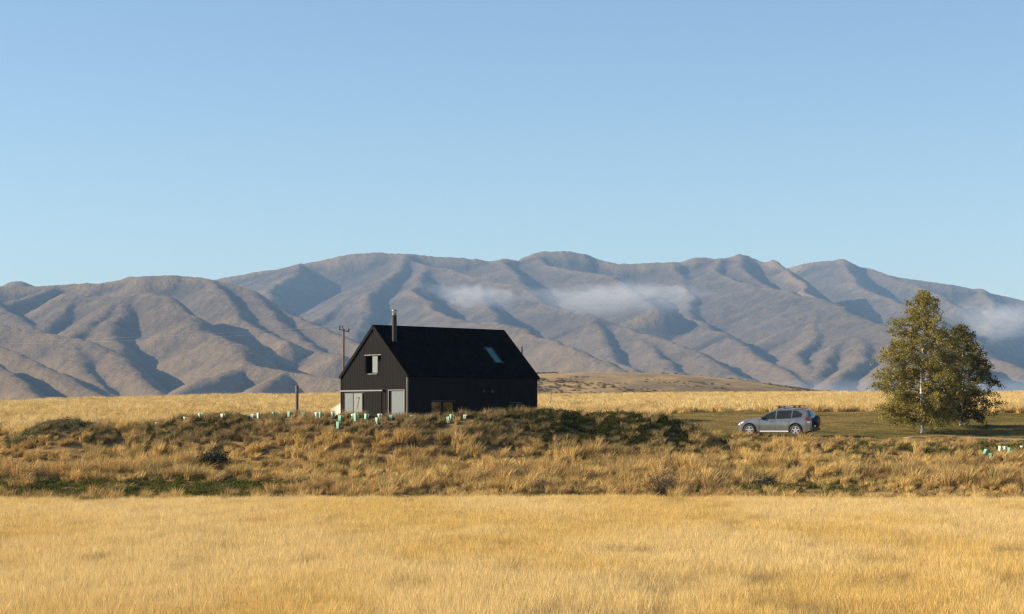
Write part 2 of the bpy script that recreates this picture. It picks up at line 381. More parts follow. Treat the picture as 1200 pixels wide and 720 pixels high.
# ------------------------------------------------------------------ mountains: ridge lines, each with its own distance
RIDGES = [
 # far crest and its continuation
 [(-260,352,7400),(0,345,7300),(150,338,7200),(250,328,7000),(300,318,7000),(350,309,7000),(400,299,7000),(437,296.5,7000),(475,297.5,7000),(500,299,7000),(545,302,7000),(575,306,7000),(590,304,7000),(607,307,7000),(614,301,7050),(628,296.5,7050),(645,295,7050),(665,294.5,7050),(683,297,7050),(700,303,7050),(725,308.5,7000),(745,308.5,7000),(790,307,7000),(815,303,7000),(840,302,7000),(855,303,7000),(867,300,7000),(880,303,7000),(900,308,6950),(908,307.5,6900),(922,316,6800),(945,335,6400),(955,348,6100)],
 [(880,325,8000),(925,313,7900),(945,308.5,7800),(965,306,7800),(985,305,7800),(993,307,7800),(1010,313,7800),(1035,321,7800),(1060,325,7800),(1090,329,7800),(1105,333,7800),(1125,334,7800),(1150,341,7800),(1180,347,7800),(1200,352,7800),(1260,368,7800),(1350,390,7800),(1500,410,7800)],
 [(475,298,7000),(466,318,6700),(445,330,6300),(432,345,6000),(425,375,5600),(415,395,5300),(400,412,5000)],
 [(445,330,6300),(400,356,6000),(364,376,5700),(340,392,5400)],
 [(350,309,7000),(342,324,6700),(316,348,6300),(298,368,6000)],
 [(475,298,7000),(480,306,6900),(500,312,6800),(530,316,6600),(570,328,6350),(600,334,6150),(616,339,6050),(634,356,5850),(666,364,5650),(692,369,5500),(711,377,5350),(724,382,5250),(742,390,5100),(760,393,5000),(790,403,4800),(815,412,4650),(830,425,4450),(850,434,4300),(880,446,4100)],
 [(692,369,5500),(698,380,5250),(706,401,4950),(716,414,4750),(732,428,4500),(758,441,4250)],
 [(735,388,5150),(764,407,4800),(785,425,4500),(800,440,4250)],
 [(500,312,6800),(492,335,6200),(497,352,5800),(512,366,5400),(548,377,5000),(569,382,4800),(590,381,4650),(611,385,4500),(640,398,4300),(653,402,4200),(679,411,4050),(706,423,3900),(727,435,3750)],
 [(570,328,6350),(562,340,6150),(568,358,5800),(582,373,5400),(604,388,5000)],
 [(587,305,7000),(596,315,6800),(606,326,6600),(614,334,6400)],
 [(628,299,7050),(640,312,6900),(687,319,6700),(716,324,6500),(729,333,6300),(742,347,6000),(770,362,5700)],
 [(790,307,7000),(800,325,6800),(808,345,6450),(805,368,6050),(826,381,5700),(858,396,5200),(869,404,5000),(879,414,4800),(906,428,4500),(930,446,4200)],
 [(845,303,7000),(838,318,6750),(866,331,6450),(887,336,6250),(927,343,5950),(958,351,5700),(985,361,5450),(1011,374,5150),(1040,384,4850),(1085,405,4450),(1120,430,4050),(1145,450,3800)],
 [(960,353,5700),(957,385,5200),(942,408,4850),(935,418,4650),(950,442,4250)],
 [(1000,369,5300),(985,403,4800),(965,430,4400),(956,440,4250)],
 [(1025,380,5000),(1010,415,4500),(985,438,4150),(974,448,4000)],
 [(1060,394,4650),(1050,420,4350),(1030,442,4050)],
 [(867,301,7000),(868,315,6780),(880,326,6600),(902,338,6350)],
 [(1010,313,7800),(1036,322,7600),(1070,333,7400),(1100,346,7200),(1122,362,6800)],
 [(985,305,7800),(1000,330,7300),(1040,350,6800),(1075,365,6300),(1110,388,5700),(1150,412,5200)],
 [(1150,341,7800),(1160,370,7000),(1150,395,6200),(1163,417,5400),(1184,428,4900),(1205,448,4400)],
 [(1250,365,7800),(1235,400,6500),(1250,430,5400),(1270,450,4800)],
 # left hills
 [(-60,342,6600),(0,338,6500),(10,335,6500),(18,331.5,6500),(28,332.3,6500),(40,336,6500),(70,340,6500)],
 [(-250,345,5000),(-120,338,5000),(0,336.5,5000),(45,336,5000),(90,334,5000),(125,331,4950),(150,326,4950),(170,323,4900),(200,322.5,4900),(222,323.5,4900),(245,327,4850),(270,333,4800),(290,339,4750),(310,350,4650),(335,367,4500),(360,378,4350),(385,388,4200),(405,397,4050),(430,408,3900)],
 [(77,345,4600),(111,348,4500),(137,348,4400),(161,344.5,4300),(180,344,4200),(200,350,4100),(213,364,3950),(229,380,3800),(245,391,3700),(261,398,3600),(278,404,3500),(282,419,3350),(272,436,3200),(240,455,3000),(200,474,2850)],
 [(161,345,4300),(135,357,4150),(105,378,3950),(82,393,3800)],
 [(168,346,4260),(145,362,4080),(131,378,3900),(132,395,3750),(140,418,3550),(152,442,3350)],
 [(60,338,4950),(35,348,4750),(10,356,4600)],
 [(100,346,4550),(80,358,4430),(60,377,4250),(46,390,4100)],
 [(-40,340,4900),(-10,350,4650),(4,366,4420),(40,386,4150)],
 [(-150,372,3850),(-60,378,3800),(0,382,3700),(16,386,3680),(47,391,3650),(80,395,3600),(103,400,3550),(127,410,3450),(140,418,3380),(157,434,3200),(172,452,3020),(186,470,2850)],
 [(90,397,3580),(93,413,3450),(92,426,3330),(110,446,3130),(135,464,2950)],
 [(-60,390,3350),(-20,400,3230),(0,408,3150),(25,419,3050),(53,432,2950),(87,447,2820),(110,460,2720),(130,472,2620)],
 [(-60,405,2950),(-10,426,2800),(10,438,2700),(30,455,2600),(46,470,2480)],
 [(290,339,4750),(312,360,4480),(335,385,4230),(352,398,4080),(368,409,3920),(398,420,3720)],
 [(245,328,4850),(262,345,4600),(275,362,4400),(290,380,4180),(311,390,4020),(337,399,3880)],
 [(281,421,3330),(292,428,3200),(319,432.5,3150),(348,437,3100),(398,443,3000),(430,450,2950),(480,462,2900)],
 [(290,428.5,3200),(253,441,3050),(225,453,2950),(196,466,2850)],
 [(337,436,3120),(316,447,2950),(298,458,2850)],
]
mcol = np.arange(-420, 1625, 2.6); mrow = np.arange(2350, 8900, 14.0)
MU, MD = np.meshgrid(mcol, mrow)
MX = (MU - 600) / F * MD
# bend the survey a little so that ridges and gullies wander
wx = 70 * (fbm(MX * .004, MD * .004, 3, 31) - .5); wy = 90 * (fbm(MX * .004, MD * .004, 3, 41) - .5)
QX = (MX + wx).astype(np.float32); QY = (MD + wy).astype(np.float32)
H = np.full(MX.shape, -25.0, np.float32)
for rl in RIDGES:
    d_mean = sum(p[2] for p in rl) / len(rl)
    crest_ = RIDGES.index(rl) < 2
    slope = .85 if crest_ else .70 if d_mean > 5200 else .92
    pts = []
    for (px, y, D) in rl:
        p = P(px, y, D)
        w = 70 * (fbm(np.array([p.x * .004]), np.array([p.y * .004]), 3, 31)[0] - .5), 90 * (fbm(np.array([p.x * .004]), np.array([p.y * .004]), 3, 41)[0] - .5)
        pts.append((p.x + w[0], p.y + w[1], p.z))
    for (a, b2) in zip(pts[:-1], pts[1:]):
        reach = max(a[2], b2[2], 40) / slope + 260
        r0 = max(0, int((min(a[1], b2[1]) - reach - 100 - mrow[0]) / 14)); r1_ = min(len(mrow), int((max(a[1], b2[1]) + reach + 100 - mrow[0]) / 14) + 1)
        if r1_ <= r0: continue
        xa, xb = min(a[0], b2[0]) - reach, max(a[0], b2[0]) + reach
        sub = QX[r0:r1_]
        cmask = np.where(((sub > xa) & (sub < xb)).any(0))[0]
        if not len(cmask): continue
        c0, c1 = cmask[0], cmask[-1] + 1
        X = QX[r0:r1_, c0:c1]; Y = QY[r0:r1_, c0:c1]
        dx, dy = b2[0] - a[0], b2[1] - a[1]; L2 = dx * dx + dy * dy
        t = np.clip(((X - a[0]) * dx + (Y - a[1]) * dy) / L2, 0, 1)
        d = np.sqrt((X - a[0] - t * dx) ** 2 + (Y - a[1] - t * dy) ** 2)
        rd = 4.0 if crest_ else 24.0
        asym = .98 + (0 if crest_ else .34) * (X - a[0] - t * dx) / (d + 30)      # sunny sides lie gentler, lee sides steeper
        h = a[2] + t * (b2[2] - a[2]) - slope * asym * (np.sqrt(d * d + rd * rd) - rd) * (1 - np.clip(d, 0, 900) * .00035)
        Hs = H[r0:r1_, c0:c1]
        k = 10.0                                  # soft maximum: rounds the valley floors
        mxh = np.maximum(Hs, h); dd = np.abs(Hs - h)
        H[r0:r1_, c0:c1] = mxh + np.where(dd < k, (k - dd) ** 2 / (4 * k), 0) * .0
H = H.astype(float)
# gullies and knolls
relief = np.clip((H + 25) / 120, 0, 1)
n1 = fbm(MX * .012, MD * .008, 4, 51); n2 = fbm(MX * .026, MD * .016, 4, 61)
H = H + relief * ((n1 - .5) * 8 + np.abs(n2 - .5) * 7)
for _ in range(1):
    Hp = np.pad(H, 1, mode='edge')
    H = (Hp[:-2, 1:-1] + Hp[2:, 1:-1] + Hp[1:-1, :-2] + Hp[1:-1, 2:] + 2 * H) / 6
n3 = fbm(MX * .09, MD * .06, 3, 71)
H = H + relief * (n3 - .5) * 5
for (px, y, D, rr, hh) in ((560,304,7000,20,12),(599,306,7000,26,16),(633,297,7050,40,12),(664,296,7050,48,14),(815,304,7000,40,10),(867,301,7000,38,22),(909,308.5,6900,26,18),(946,309,7800,34,10),(992,307.5,7800,40,18),(1105,334,7800,36,12),(1150,342,7800,26,12),(18,333,6500,55,18),(690,301,7050,22,8)):
    q = P(px, y, D)                                    # rocky tors along the skyline
    d2 = ((MX - q.x) / rr) ** 2 + ((MD - q.y) / (rr * 2.2)) ** 2
    H = H + .38 * hh * np.exp(-d2 ** 1.5) * (1 + .5 * (n3 - .5))
def blur(A, n):
    for _ in range(n):
        Ap = np.pad(A, 1, mode='edge'); A = (Ap[:-2, 1:-1] + Ap[2:, 1:-1] + Ap[1:-1, :-2] + Ap[1:-1, 2:]) / 4
    return A
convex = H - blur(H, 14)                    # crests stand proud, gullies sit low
ny2, nx2 = H.shape
idx = np.arange(nx2 * ny2).reshape(ny2, nx2)
quads = np.stack([idx[:-1, :-1], idx[:-1, 1:], idx[1:, 1:], idx[1:, :-1]], -1).reshape(-1, 4)
mme = np_mesh('hills', np.stack([MX, MD, H], -1).reshape(-1, 3), quads, smooth=True)
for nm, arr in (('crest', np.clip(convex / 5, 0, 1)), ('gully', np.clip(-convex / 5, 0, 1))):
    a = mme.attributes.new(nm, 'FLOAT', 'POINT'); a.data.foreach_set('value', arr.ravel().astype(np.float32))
m, nt, b = mat('tussock_hillside')
geo = N(nt, 'ShaderNodeNewGeometry'); sep = N(nt, 'ShaderNodeSeparateXYZ'); nt.links.new(geo.outputs['Position'], sep.inputs[0])
na = N(nt, 'ShaderNodeTexNoise'); na.inputs['Scale'].default_value = .006; na.inputs['Detail'].default_value = 9; na.inputs['Roughness'].default_value = .68
nb = N(nt, 'ShaderNodeTexNoise'); nb.inputs['Scale'].default_value = .05; nb.inputs['Detail'].default_value = 6; nb.inputs['Roughness'].default_value = .7
for n in (na, nb): nt.links.new(geo.outputs['Position'], n.inputs['Vector'])
r = N(nt, 'ShaderNodeValToRGB'); e = r.color_ramp.elements
e[0].position = .36; e[0].color = (.058, .047, .039, 1); e[1].position = .66; e[1].color = (.118, .092, .067, 1)
nt.links.new(na.outputs[0], r.inputs[0])
r2 = N(nt, 'ShaderNodeValToRGB'); e = r2.color_ramp.elements
e[0].position = .30; e[0].color = (.55, .55, .58, 1); e[1].position = .52; e[1].color = (1, 1, 1, 1)
nt.links.new(nb.outputs[0], r2.inputs[0])
ml = N(nt, 'ShaderNodeMix', data_type='RGBA', blend_type='MULTIPLY'); ml.inputs['Factor'].default_value = 1
nt.links.new(r.outputs[0], ml.inputs['A']); nt.links.new(r2.outputs[0], ml.inputs['B'])
# golden lower spurs: dry grass grows low down
lo = N(nt, 'ShaderNodeMapRange'); lo.inputs['From Min'].default_value = 260; lo.inputs['From Max'].default_value = 40; lo.inputs['To Max'].default_value = .65
nt.links.new(sep.outputs['Z'], lo.inputs[0])
mg = N(nt, 'ShaderNodeMix', data_type='RGBA'); mg.inputs['B'].default_value = (.22, .155, .085, 1)
nt.links.new(lo.outputs[0], mg.inputs['Factor']); nt.links.new(ml.outputs['Result'], mg.inputs['A'])
prev = mg.outputs['Result']
for nm, colr, amt in (('crest', (.215, .150, .085, 1), .75), ('gully', (.060, .052, .044, 1), .6)):      # sunlit gold of the ridges painted on the crests, gullies toned darker
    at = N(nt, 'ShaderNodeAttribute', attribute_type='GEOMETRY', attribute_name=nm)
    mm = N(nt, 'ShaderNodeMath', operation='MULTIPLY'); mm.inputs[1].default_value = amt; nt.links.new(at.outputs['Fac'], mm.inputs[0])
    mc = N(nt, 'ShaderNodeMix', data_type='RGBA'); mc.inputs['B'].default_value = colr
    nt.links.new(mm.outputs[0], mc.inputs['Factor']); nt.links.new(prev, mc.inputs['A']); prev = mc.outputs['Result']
# scattered rock and scrub specks
nc = N(nt, 'ShaderNodeTexNoise'); nc.inputs['Scale'].default_value = .03; nc.inputs['Detail'].default_value = 4; nc.inputs['Roughness'].default_value = .8
nt.links.new(geo.outputs['Position'], nc.inputs['Vector'])
rc = N(nt, 'ShaderNodeValToRGB'); e = rc.color_ramp.elements; e[0].position = .60; e[0].color = (0, 0, 0, 1); e[1].position = .68; e[1].color = (1, 1, 1, 1)
nt.links.new(nc.outputs[0], rc.inputs[0])
mk = N(nt, 'ShaderNodeMath', operation='MULTIPLY'); mk.inputs[1].default_value = .55; nt.links.new(rc.outputs[0], mk.inputs[0])
mc = N(nt, 'ShaderNodeMix', data_type='RGBA'); mc.inputs['B'].default_value = (.05, .045, .042, 1)
nt.links.new(mk.outputs[0], mc.inputs['Factor']); nt.links.new(prev, mc.inputs['A']); prev = mc.outputs['Result']
nt.links.new(prev, b.inputs['Base Color']); b.inputs['Roughness'].default_value = .95; b.inputs['Specular IOR Level'].default_value = .05
bp = N(nt, 'ShaderNodeBump'); bp.inputs['Strength'].default_value = .8; bp.inputs['Distance'].default_value = 11
nt.links.new(nb.outputs[0], bp.inputs['Height']); nt.links.new(bp.outputs[0], b.inputs['Normal'])
tag(link('hills', mme, m), kind='structure')

# ------------------------------------------------------------------ grass
def clump(name, n, radius, h0, h1, width, lean, droop, seed, wind=0.0, levels=3, mat_=None):
    g = np.random.default_rng(seed)
    rr = radius * np.sqrt(g.random(n)); th = g.random(n) * 2 * np.pi
    root = np.stack([rr * np.cos(th), rr * np.sin(th), np.full(n, -.03)], -1)
    az = th + g.normal(0, .7, n)
    hh = h0 + (h1 - h0) * g.random(n) ** 1.2
    ln = lean * (.25 + .9 * g.random(n))
    dirv = np.stack([np.cos(az) * ln + wind, np.sin(az) * ln, np.zeros(n)], -1)
    fa = g.random(n) * np.pi
    side = np.stack([np.cos(fa), np.sin(fa), np.zeros(n)], -1)
    ts = np.linspace(0, 1, levels + 1)
    V = []; hv = []
    for i, t in enumerate(ts):
        c = root + dirv * (hh * t ** 1.8)[:, None]
        c[:, 2] += hh * (t - droop * t * t)
        w = width * (1 - .85 * t) * (.7 + .6 * g.random(n))
        if i < levels:
            V += [c - side * w[:, None] / 2, c + side * w[:, None] / 2]; hv += [t, t]
        else:
            V += [c]; hv += [t]
    V = np.stack(V, 1); k = V.shape[1]           # n,k,3
    base = np.arange(n) * k
    q = np.concatenate([np.stack([base + 2*i, base + 2*i + 1, base + 2*i + 3, base + 2*i + 2], -1) for i in range(levels - 1)])
    t3 = np.stack([base + 2*(levels-1), base + 2*(levels-1) + 1, base + 2*levels], -1)
    me = np_mesh(name, V.reshape(-1, 3), q, t3)
    a = me.attributes.new('h', 'FLOAT', 'POINT'); a.data.foreach_set('value', np.tile(np.array(hv, np.float32), n))
    me.materials.append(mat_)
    return bpy.data.objects.new(name, me)

def leafy(name, n, radius, height, size, seed, mat_):
    """low leafy weed: small leaves through a dome"""
    g = np.random.default_rng(seed)
    d = g.normal(0, 1, (n, 3)); d[:, 2] = np.abs(d[:, 2]); d /= np.linalg.norm(d, axis=1)[:, None]
    rr = (.35 + .65 * g.random(n) ** .6)[:, None] * (1 + .3 * g.normal(0, 1, (n, 1)))
    c = d * rr * np.array([radius, radius, height])
    a = g.normal(0, 1, (n, 3)); a /= np.linalg.norm(a, axis=1)[:, None]
    b_ = np.cross(a, g.normal(0, 1, (n, 3))); b_ /= np.linalg.norm(b_, axis=1)[:, None]
    s = size * (.6 + .8 * g.random((n, 1)))
    V = np.stack([c - a * s, c + b_ * s * .45, c + a * s, c - b_ * s * .45], 1).reshape(-1, 3)
    q = np.arange(n * 4).reshape(-1, 4)
    me = np_mesh(name, V, q)
    at = me.attributes.new('h', 'FLOAT', 'POINT'); at.data.foreach_set('value', np.zeros(n * 4, np.float32))
    me.materials.append(mat_)
    return bpy.data.objects.new(name, me)

def collection(name, obs):
    c = bpy.data.collections.new(name)
    for o in obs: c.objects.link(o)
    return c

def scatter(name, pos, rot, scl, col, pick, coll):
    me = bpy.data.meshes.new(name)
    n = len(pos)
    me.vertices.add(n); me.vertices.foreach_set('co', np.asarray(pos, np.float32).ravel())
    for nm, ty, arr, key in (('rot', 'FLOAT_VECTOR', rot, 'vector'), ('scl', 'FLOAT_VECTOR', scl, 'vector'), ('col', 'FLOAT_COLOR', col, 'color'), ('pick', 'INT', pick, 'value')):
        a = me.attributes.new(nm, ty, 'POINT'); a.data.foreach_set(key, np.asarray(arr, np.int32 if ty == 'INT' else np.float32).ravel())
    o = link(name, me)
    ng = bpy.data.node_groups.new(name + '_growth', 'GeometryNodeTree')
    ng.interface.new_socket('Geometry', in_out='INPUT', socket_type='NodeSocketGeometry')
    ng.interface.new_socket('Geometry', in_out='OUTPUT', socket_type='NodeSocketGeometry')
    gi = ng.nodes.new('NodeGroupInput'); go = ng.nodes.new('NodeGroupOutput')
    ip = ng.nodes.new('GeometryNodeInstanceOnPoints'); ci = ng.nodes.new('GeometryNodeCollectionInfo')
    ci.inputs['Collection'].default_value = coll; ci.inputs['Separate Children'].default_value = True; ci.inputs['Reset Children'].default_value = True
    def na(nm, ty):
        x = ng.nodes.new('GeometryNodeInputNamedAttribute'); x.data_type = ty; x.inputs['Name'].default_value = nm
        return [s for s in x.outputs if s.enabled and s.name == 'Attribute'][0]
    ng.links.new(gi.outputs[0], ip.inputs['Points']); ng.links.new(ci.outputs[0], ip.inputs['Instance'])
    ip.inputs['Pick Instance'].default_value = True
    ng.links.new(na('pick', 'INT'), ip.inputs['Instance Index'])
    ng.links.new(na('rot', 'FLOAT_VECTOR'), ip.inputs['Rotation']); ng.links.new(na('scl', 'FLOAT_VECTOR'), ip.inputs['Scale'])
    ng.links.new(ip.outputs[0], go.inputs[0])
    md = o.modifiers.new('growth', 'NODES'); md.node_group = ng
    return o

GRASS = grass_mat('dry_grass', .30, .22); TUSS = grass_mat('tussock_grass', .15, .25, var=.45)
WEED = grass_mat('green_weed', .25, 0, var=.45)
fieldC = collection('field_clumps', [clump('clump_%02d' % i, 150, .34, .18, .40, .0074, .35, .12, 100 + i, .04, 2, GRASS) for i in range(7)])
tussC = collection('tussock_clumps', [clump('tussock_%02d' % i, 150, .17, .45, 1.0, .020, .42, .14, 200 + i, .09, 3, TUSS) for i in range(7)]
                   + [clump('tussock_%02d' % (7 + i), 120, .20, .40, .90, .022, .70, .30, 230 + i, .18, 3, TUSS) for i in range(4)])
weedC = collection('weed_clumps', [leafy('weed_%02d' % i, 260, .36, .26, .042, 300 + i, WEED) for i in range(5)])
turfC = collection('turf_clumps', [clump('turf_%02d' % i, 130, .42, .05, .13, .010, .5, .2, 400 + i, 0, 2, GRASS) for i in range(4)])

def spread(d0, d1, dens, half=lambda D: .268 * D + 6, seed=1, jitter=True):
    g = np.random.default_rng(seed)
    wmax = half(d1); n = int((d1 - d0) * 2 * wmax * dens)
    D = d0 + (d1 - d0) * g.random(n); x = (g.random(n) * 2 - 1) * wmax
    k = np.abs(x) < half(D)
    return x[k], D[k], g

def pxof(x, D): return 600 + F * x / D

def mixc(a, b, t):
    a = np.asarray(a, float); b = np.asarray(b, float)
    return a + (b - a) * np.asarray(t)[:, None]

def rgba(c): return np.concatenate([np.clip(c, .003, .95), np.ones((len(c), 1))], 1)

GOLD = (.71, .505, .17); STRAW = (.77, .595, .28); BROWN = (.33, .20, .085); RUST = (.42, .25, .09); OLIVE = (.13, .125, .035); GREEN = (.090, .095, .022); DUN = (.27, .185, .095)

# foreground field
x, D, g = spread(33, 95.0, 9.5, seed=1)
k = ~((D > 93.6) & (fbm(x * .8, D * 0, 2, 77) < (D - 93.6) / 1.8))
x, D = x[k], D[k]; n = len(x)
t1 = fbm(x * .18, D * .07, 3, 81); t2 = fbm(x * 1.1, D * .45, 3, 83); t3 = g.random(n)
c = mixc(GOLD, STRAW, sst(.35, .65, t1) * .8); c = c + (np.array(DUN) - c) * (sst(.56, .74, t2) * .6)[:, None]
c *= (.88 + .24 * t3)[:, None]
s = (.75 + .5 * g.random(n)) * (1.1 - .45 * sst(.55, .75, t2))
sz = s * (.85 + .35 * t1)
scatter('field_grass', np.stack([x, D, ground(x, D)], -1), np.stack([g.normal(0, .07, n), g.normal(0, .07, n), g.random(n) * 6.28], -1),
        np.stack([s * 1.1, s * 1.1, sz], -1), rgba(c), g.integers(0, 7, n), fieldC)
tag(bpy.data.objects['field_grass'], 'dense pale golden dry grass filling the flat field in front', 'grass', kind='stuff')

# exclusion discs (things stand there)
HOUSE_C = Vector((-6.635, 130.0))
def in_house(x, D, m=.25):
    dx, dy = x - HOUSE_C.x, D - HOUSE_C.y
    u = dx * .731 + dy * .682; v = -dx * .682 + dy * .731
    return (u > -m) & (u < 11.41 + m) & (v > -m) & (v < 6.78 + m)

def green_mask(px, D, x):
    n_ = fbm(x * .35, D * .45, 3, 91)
    def blob(p0, p1, d0, d1, soft=25, ds=1.2):
        return sst(p0 - soft, p0 + soft, px) * (1 - sst(p1 - soft, p1 + soft, px)) * sst(d0 - ds, d0 + ds, D) * (1 - sst(d1 - ds, d1 + ds, D))
    gm = blob(-200, 345, 102.8, 108.0, 30, 1.0) * 1.15
    gm = np.maximum(gm, blob(560, 830, 100.5, 103.5, 40, 1) * .75)
    gm = np.maximum(gm, blob(800, 1010, 102.5, 108.5, 40, 1.5) * .72)
    gm = np.maximum(gm, blob(880, 1010, 110, 113, 30, 1.2) * .6)
    gm = np.maximum(gm, blob(985, 1110, 117, 123, 25, 1.5) * .8)
    gm = np.maximum(gm, blob(1135, 1300, 117.5, 124, 20, 1.5) * .95)
    gm = np.maximum(gm, blob(830, 880, 124, 127.5, 15, 1) * .8)
    return gm * sst(.26, .50, n_)

def berm_mask(px, D):
    a = sst(120, 200, px) * (1 - sst(780, 840, px)) * sst(116.6, 118.6, D) * (1 - sst(125.0, 127.0, D))
    b_ = sst(-5, 30, px) * (1 - sst(105, 150, px)) * sst(118.3, 119.8, D) * (1 - sst(123.5, 125, D))
    return np.maximum(a, b_), b_

GUARDS = []   # filled below, needed for clearings
GUARD_PX = [(184,490.5,'w',.7),(217,488.5,'w',.5),(235,488,'w',1.1),(261,486,'w',.7),(272,485,'w',.6),(296,485,'w',.7),(303,486,'w',1.0),(321,486,'g',1.1),(339,488,'g',1.1),(355,488,'g',1.1),(371.5,491,'w',1.3),(375,489,'g',1.1),(390,490,'w',1.1),(398.5,494,'g',1.1),(396,503,'g',1.4),(414,490.5,'w',.8),(417,494,'g',1.6),(429,491.5,'g',1.0),(445,491,'w',1.0),(442,497,'g',1.2),(458.5,492,'g',1.1),(482.5,490.5,'g',1.0),(526,496,'w',1.2),(528.5,493.5,'g',1.2),(545,491,'w',.7),
            (1152,536,'d',1.7),(1162,542,'d',1.8),(1171.5,532,'w',1.6),(1178,530,'w',1.1),(1183,534,'d',1.6),(1187.5,539,'d',1.8),(1198,529,'w',1.1)]
for (px, y, c_, s_) in GUARD_PX:
    d0, d1 = (114, 125) if px < 900 else (112, 127)
    X_, D_, Z_ = hit(px, y, d0, d1)
    GUARDS.append((X_, D_, Z_, c_, s_))

def clear(x, D, r=.42):
    k = np.ones(len(x), bool)
    for (gx_, gd_, *_r) in GUARDS: k &= ((x - gx_) ** 2 + ((D - gd_ + .35) / 1.6) ** 2) > r * r
    return k

# rough bank between the field and the house
x, D, g = spread(96.8, 128.5, 4.2, seed=2)
px = pxof(x, D); n = len(x)
lawn = lawn_mask(x, D); bm_, mound = berm_mask(px, D); gm = green_mask(px, D, x)
k = (lawn < .3) & ~in_house(x, D) & (g.random(n) > gm * .9) & (bm_ < .5) & clear(x, D, .34)
x, D, px = x[k], D[k], px[k]; n = len(x)
t1 = fbm(x * .22, D * .3, 3, 101); t2 = fbm(x * .7, D * .8, 3, 103); t3 = g.random(n)
c = mixc((.64, .43, .135), (.70, .51, .21), t3 * .6); c = c + (np.array(RUST) - c) * (sst(.46, .70, t1) * .6)[:, None]
c = c + (np.array(BROWN) - c) * (sst(.58, .74, t2) * .6)[:, None]
c = c + (np.array(OLIVE) - c) * (sst(.78, .9, g.random(n)) * .6)[:, None]
c *= (.68 + .5 * g.random(n))[:, None]
low = (1 - sst(103, 107, D))
s = (.40 + .85 * g.random(n) ** 1.7) * (.75 + .5 * sst(.35, .65, t1)) * (1 - .25 * low)
s = s * np.where(D > 124, .6, 1) * np.where((px > 960) & (D > 117), .55, 1)
scatter('bank_tussock_grass', np.stack([x, D, ground(x, D)], -1), np.stack([g.normal(0, .12, n), g.normal(0.06, .10, n), g.random(n) * 1.4 - .7], -1),
        np.stack([s * 1.25, s * 1.25, s], -1), rgba(c), g.integers(0, 11, n), tussC)
tag(bpy.data.objects['bank_tussock_grass'], 'shaggy golden brown tussock grass covering the rough bank', 'grass', kind='stuff')

# berm growth: duller, browner, scrubby
x, D, g = spread(114.5, 127.2, 13, half=lambda D: 32.5 + 0 * D, seed=3)
px = pxof(x, D); n = len(x)
bm_, mound = berm_mask(px, D)
k = (bm_ > .35) & ~in_house(x, D) & clear(x, D, .34)
x, D, px, mound = x[k], D[k], px[k], mound[k]; n = len(x)
t1 = fbm(x * .5, D * .5, 3, 111); t2 = fbm(x * .25, D * .3, 3, 113)
crown_ = sst(118.6, 120.2, D) * sst(.30, .55, fbm(x * .16, D * .1, 3, 117))
grn = np.clip(np.maximum(sst(.50, .64, t2) * .8, crown_ * .65) + sst(590, 700, px) * sst(117.2, 119, D) + mound * (1 - sst(85, 112, px)) * .9, 0, 1)
is_weed = (g.random(n) < grn * .85)
c = mixc((.46, .31, .14), (.20, .14, .066), sst(.33, .62, t1)); c = c + (np.array((.60, .42, .20)) - c) * (sst(.66, .95, g.random(n)) * (1 - .8 * grn))[:, None]
c = c + (np.array((.17, .15, .05)) - c) * (sst(.42, .66, g.random(n)) * .75)[:, None]
c *= (.7 + .5 * g.random(n))[:, None]
s = (.34 + .5 * g.random(n) ** 1.5)
kk = ~is_weed
scatter('berm_tussock_grass', np.stack([x, D, ground(x, D)], -1)[kk], np.stack([g.normal(0, .15, n), g.normal(.08, .15, n), g.random(n) * 1.6 - .8], -1)[kk],
        np.stack([s * 1.2, s * 1.2, s], -1)[kk], rgba(c)[kk], g.integers(0, 11, n)[kk], tussC)
tag(bpy.data.objects['berm_tussock_grass'], 'dull brown tussock growth on the earth berm before the house', 'grass', kind='stuff')
wp = [np.stack([x, D, ground(x, D)], -1)[is_weed]]
cw = mixc(GREEN, (.050, .056, .014), t1)[is_weed]
cw = cw + (np.array((.16, .155, .075)) - cw) * (mound[is_weed] * .8)[:, None]
wc = [cw]; ws = [(.5 + .5 * g.random(n))[is_weed]]

# green weeds on the bank
x, D, g = spread(97, 128, 6.0, seed=4)
px = pxof(x, D); n = len(x)
gm = green_mask(px, D, x); bm_, mound = berm_mask(px, D)
k = (g.random(n) < gm) & (bm_ < .5) & (lawn_mask(x, D) < .3)
x, D = x[k], D[k]; n = len(x)
wp.append(np.stack([x, D, ground(x, D)], -1)); wc.append(mixc(GREEN, (.16, .15, .04), g.random(n))); ws.append(.6 + .6 * g.random(n))
wp = np.concatenate(wp); wc = np.concatenate(wc); ws = np.concatenate(ws); n = len(wp)
scatter('weeds', wp, np.stack([np.zeros(n), np.zeros(n), rng.random(n) * 6.28], -1), np.stack([ws, ws, ws * .9], -1), rgba(wc), rng.integers(0, 5, n), weedC)
tag(bpy.data.objects['weeds'], 'low dark green weeds growing in patches on bank and berm', 'weeds', kind='stuff')

# mown lawn round car and trees
x, D, g = spread(125.5, 168, 7, half=lambda D: .268 * D + 4, seed=5)
k = (g.random(len(x)) < lawn_mask(x, D)) & ~in_house(x, D)
x, D = x[k], D[k]; n = len(x)
t1 = fbm(x * .2, D * .16, 4, 121)
c = mixc((.10, .10, .022), (.25, .185, .055), sst(.36, .58, t1)); c = c + (np.array((.36, .25, .10)) - c) * (sst(.5, .68, fbm(x * .7, D * .5, 3, 127)) * .6)[:, None]; c *= (.75 + .5 * g.random(n))[:, None]
s = .7 + .6 * g.random(n)
scatter('lawn_grass', np.stack([x, D, ground(x, D)], -1), np.stack([np.zeros(n), np.zeros(n), g.random(n) * 6.28], -1), np.stack([s, s, s], -1), rgba(c), g.integers(0, 4, n), turfC)
tag(bpy.data.objects['lawn_grass'], 'short olive brown mown grass around car and trees', 'grass', kind='stuff')

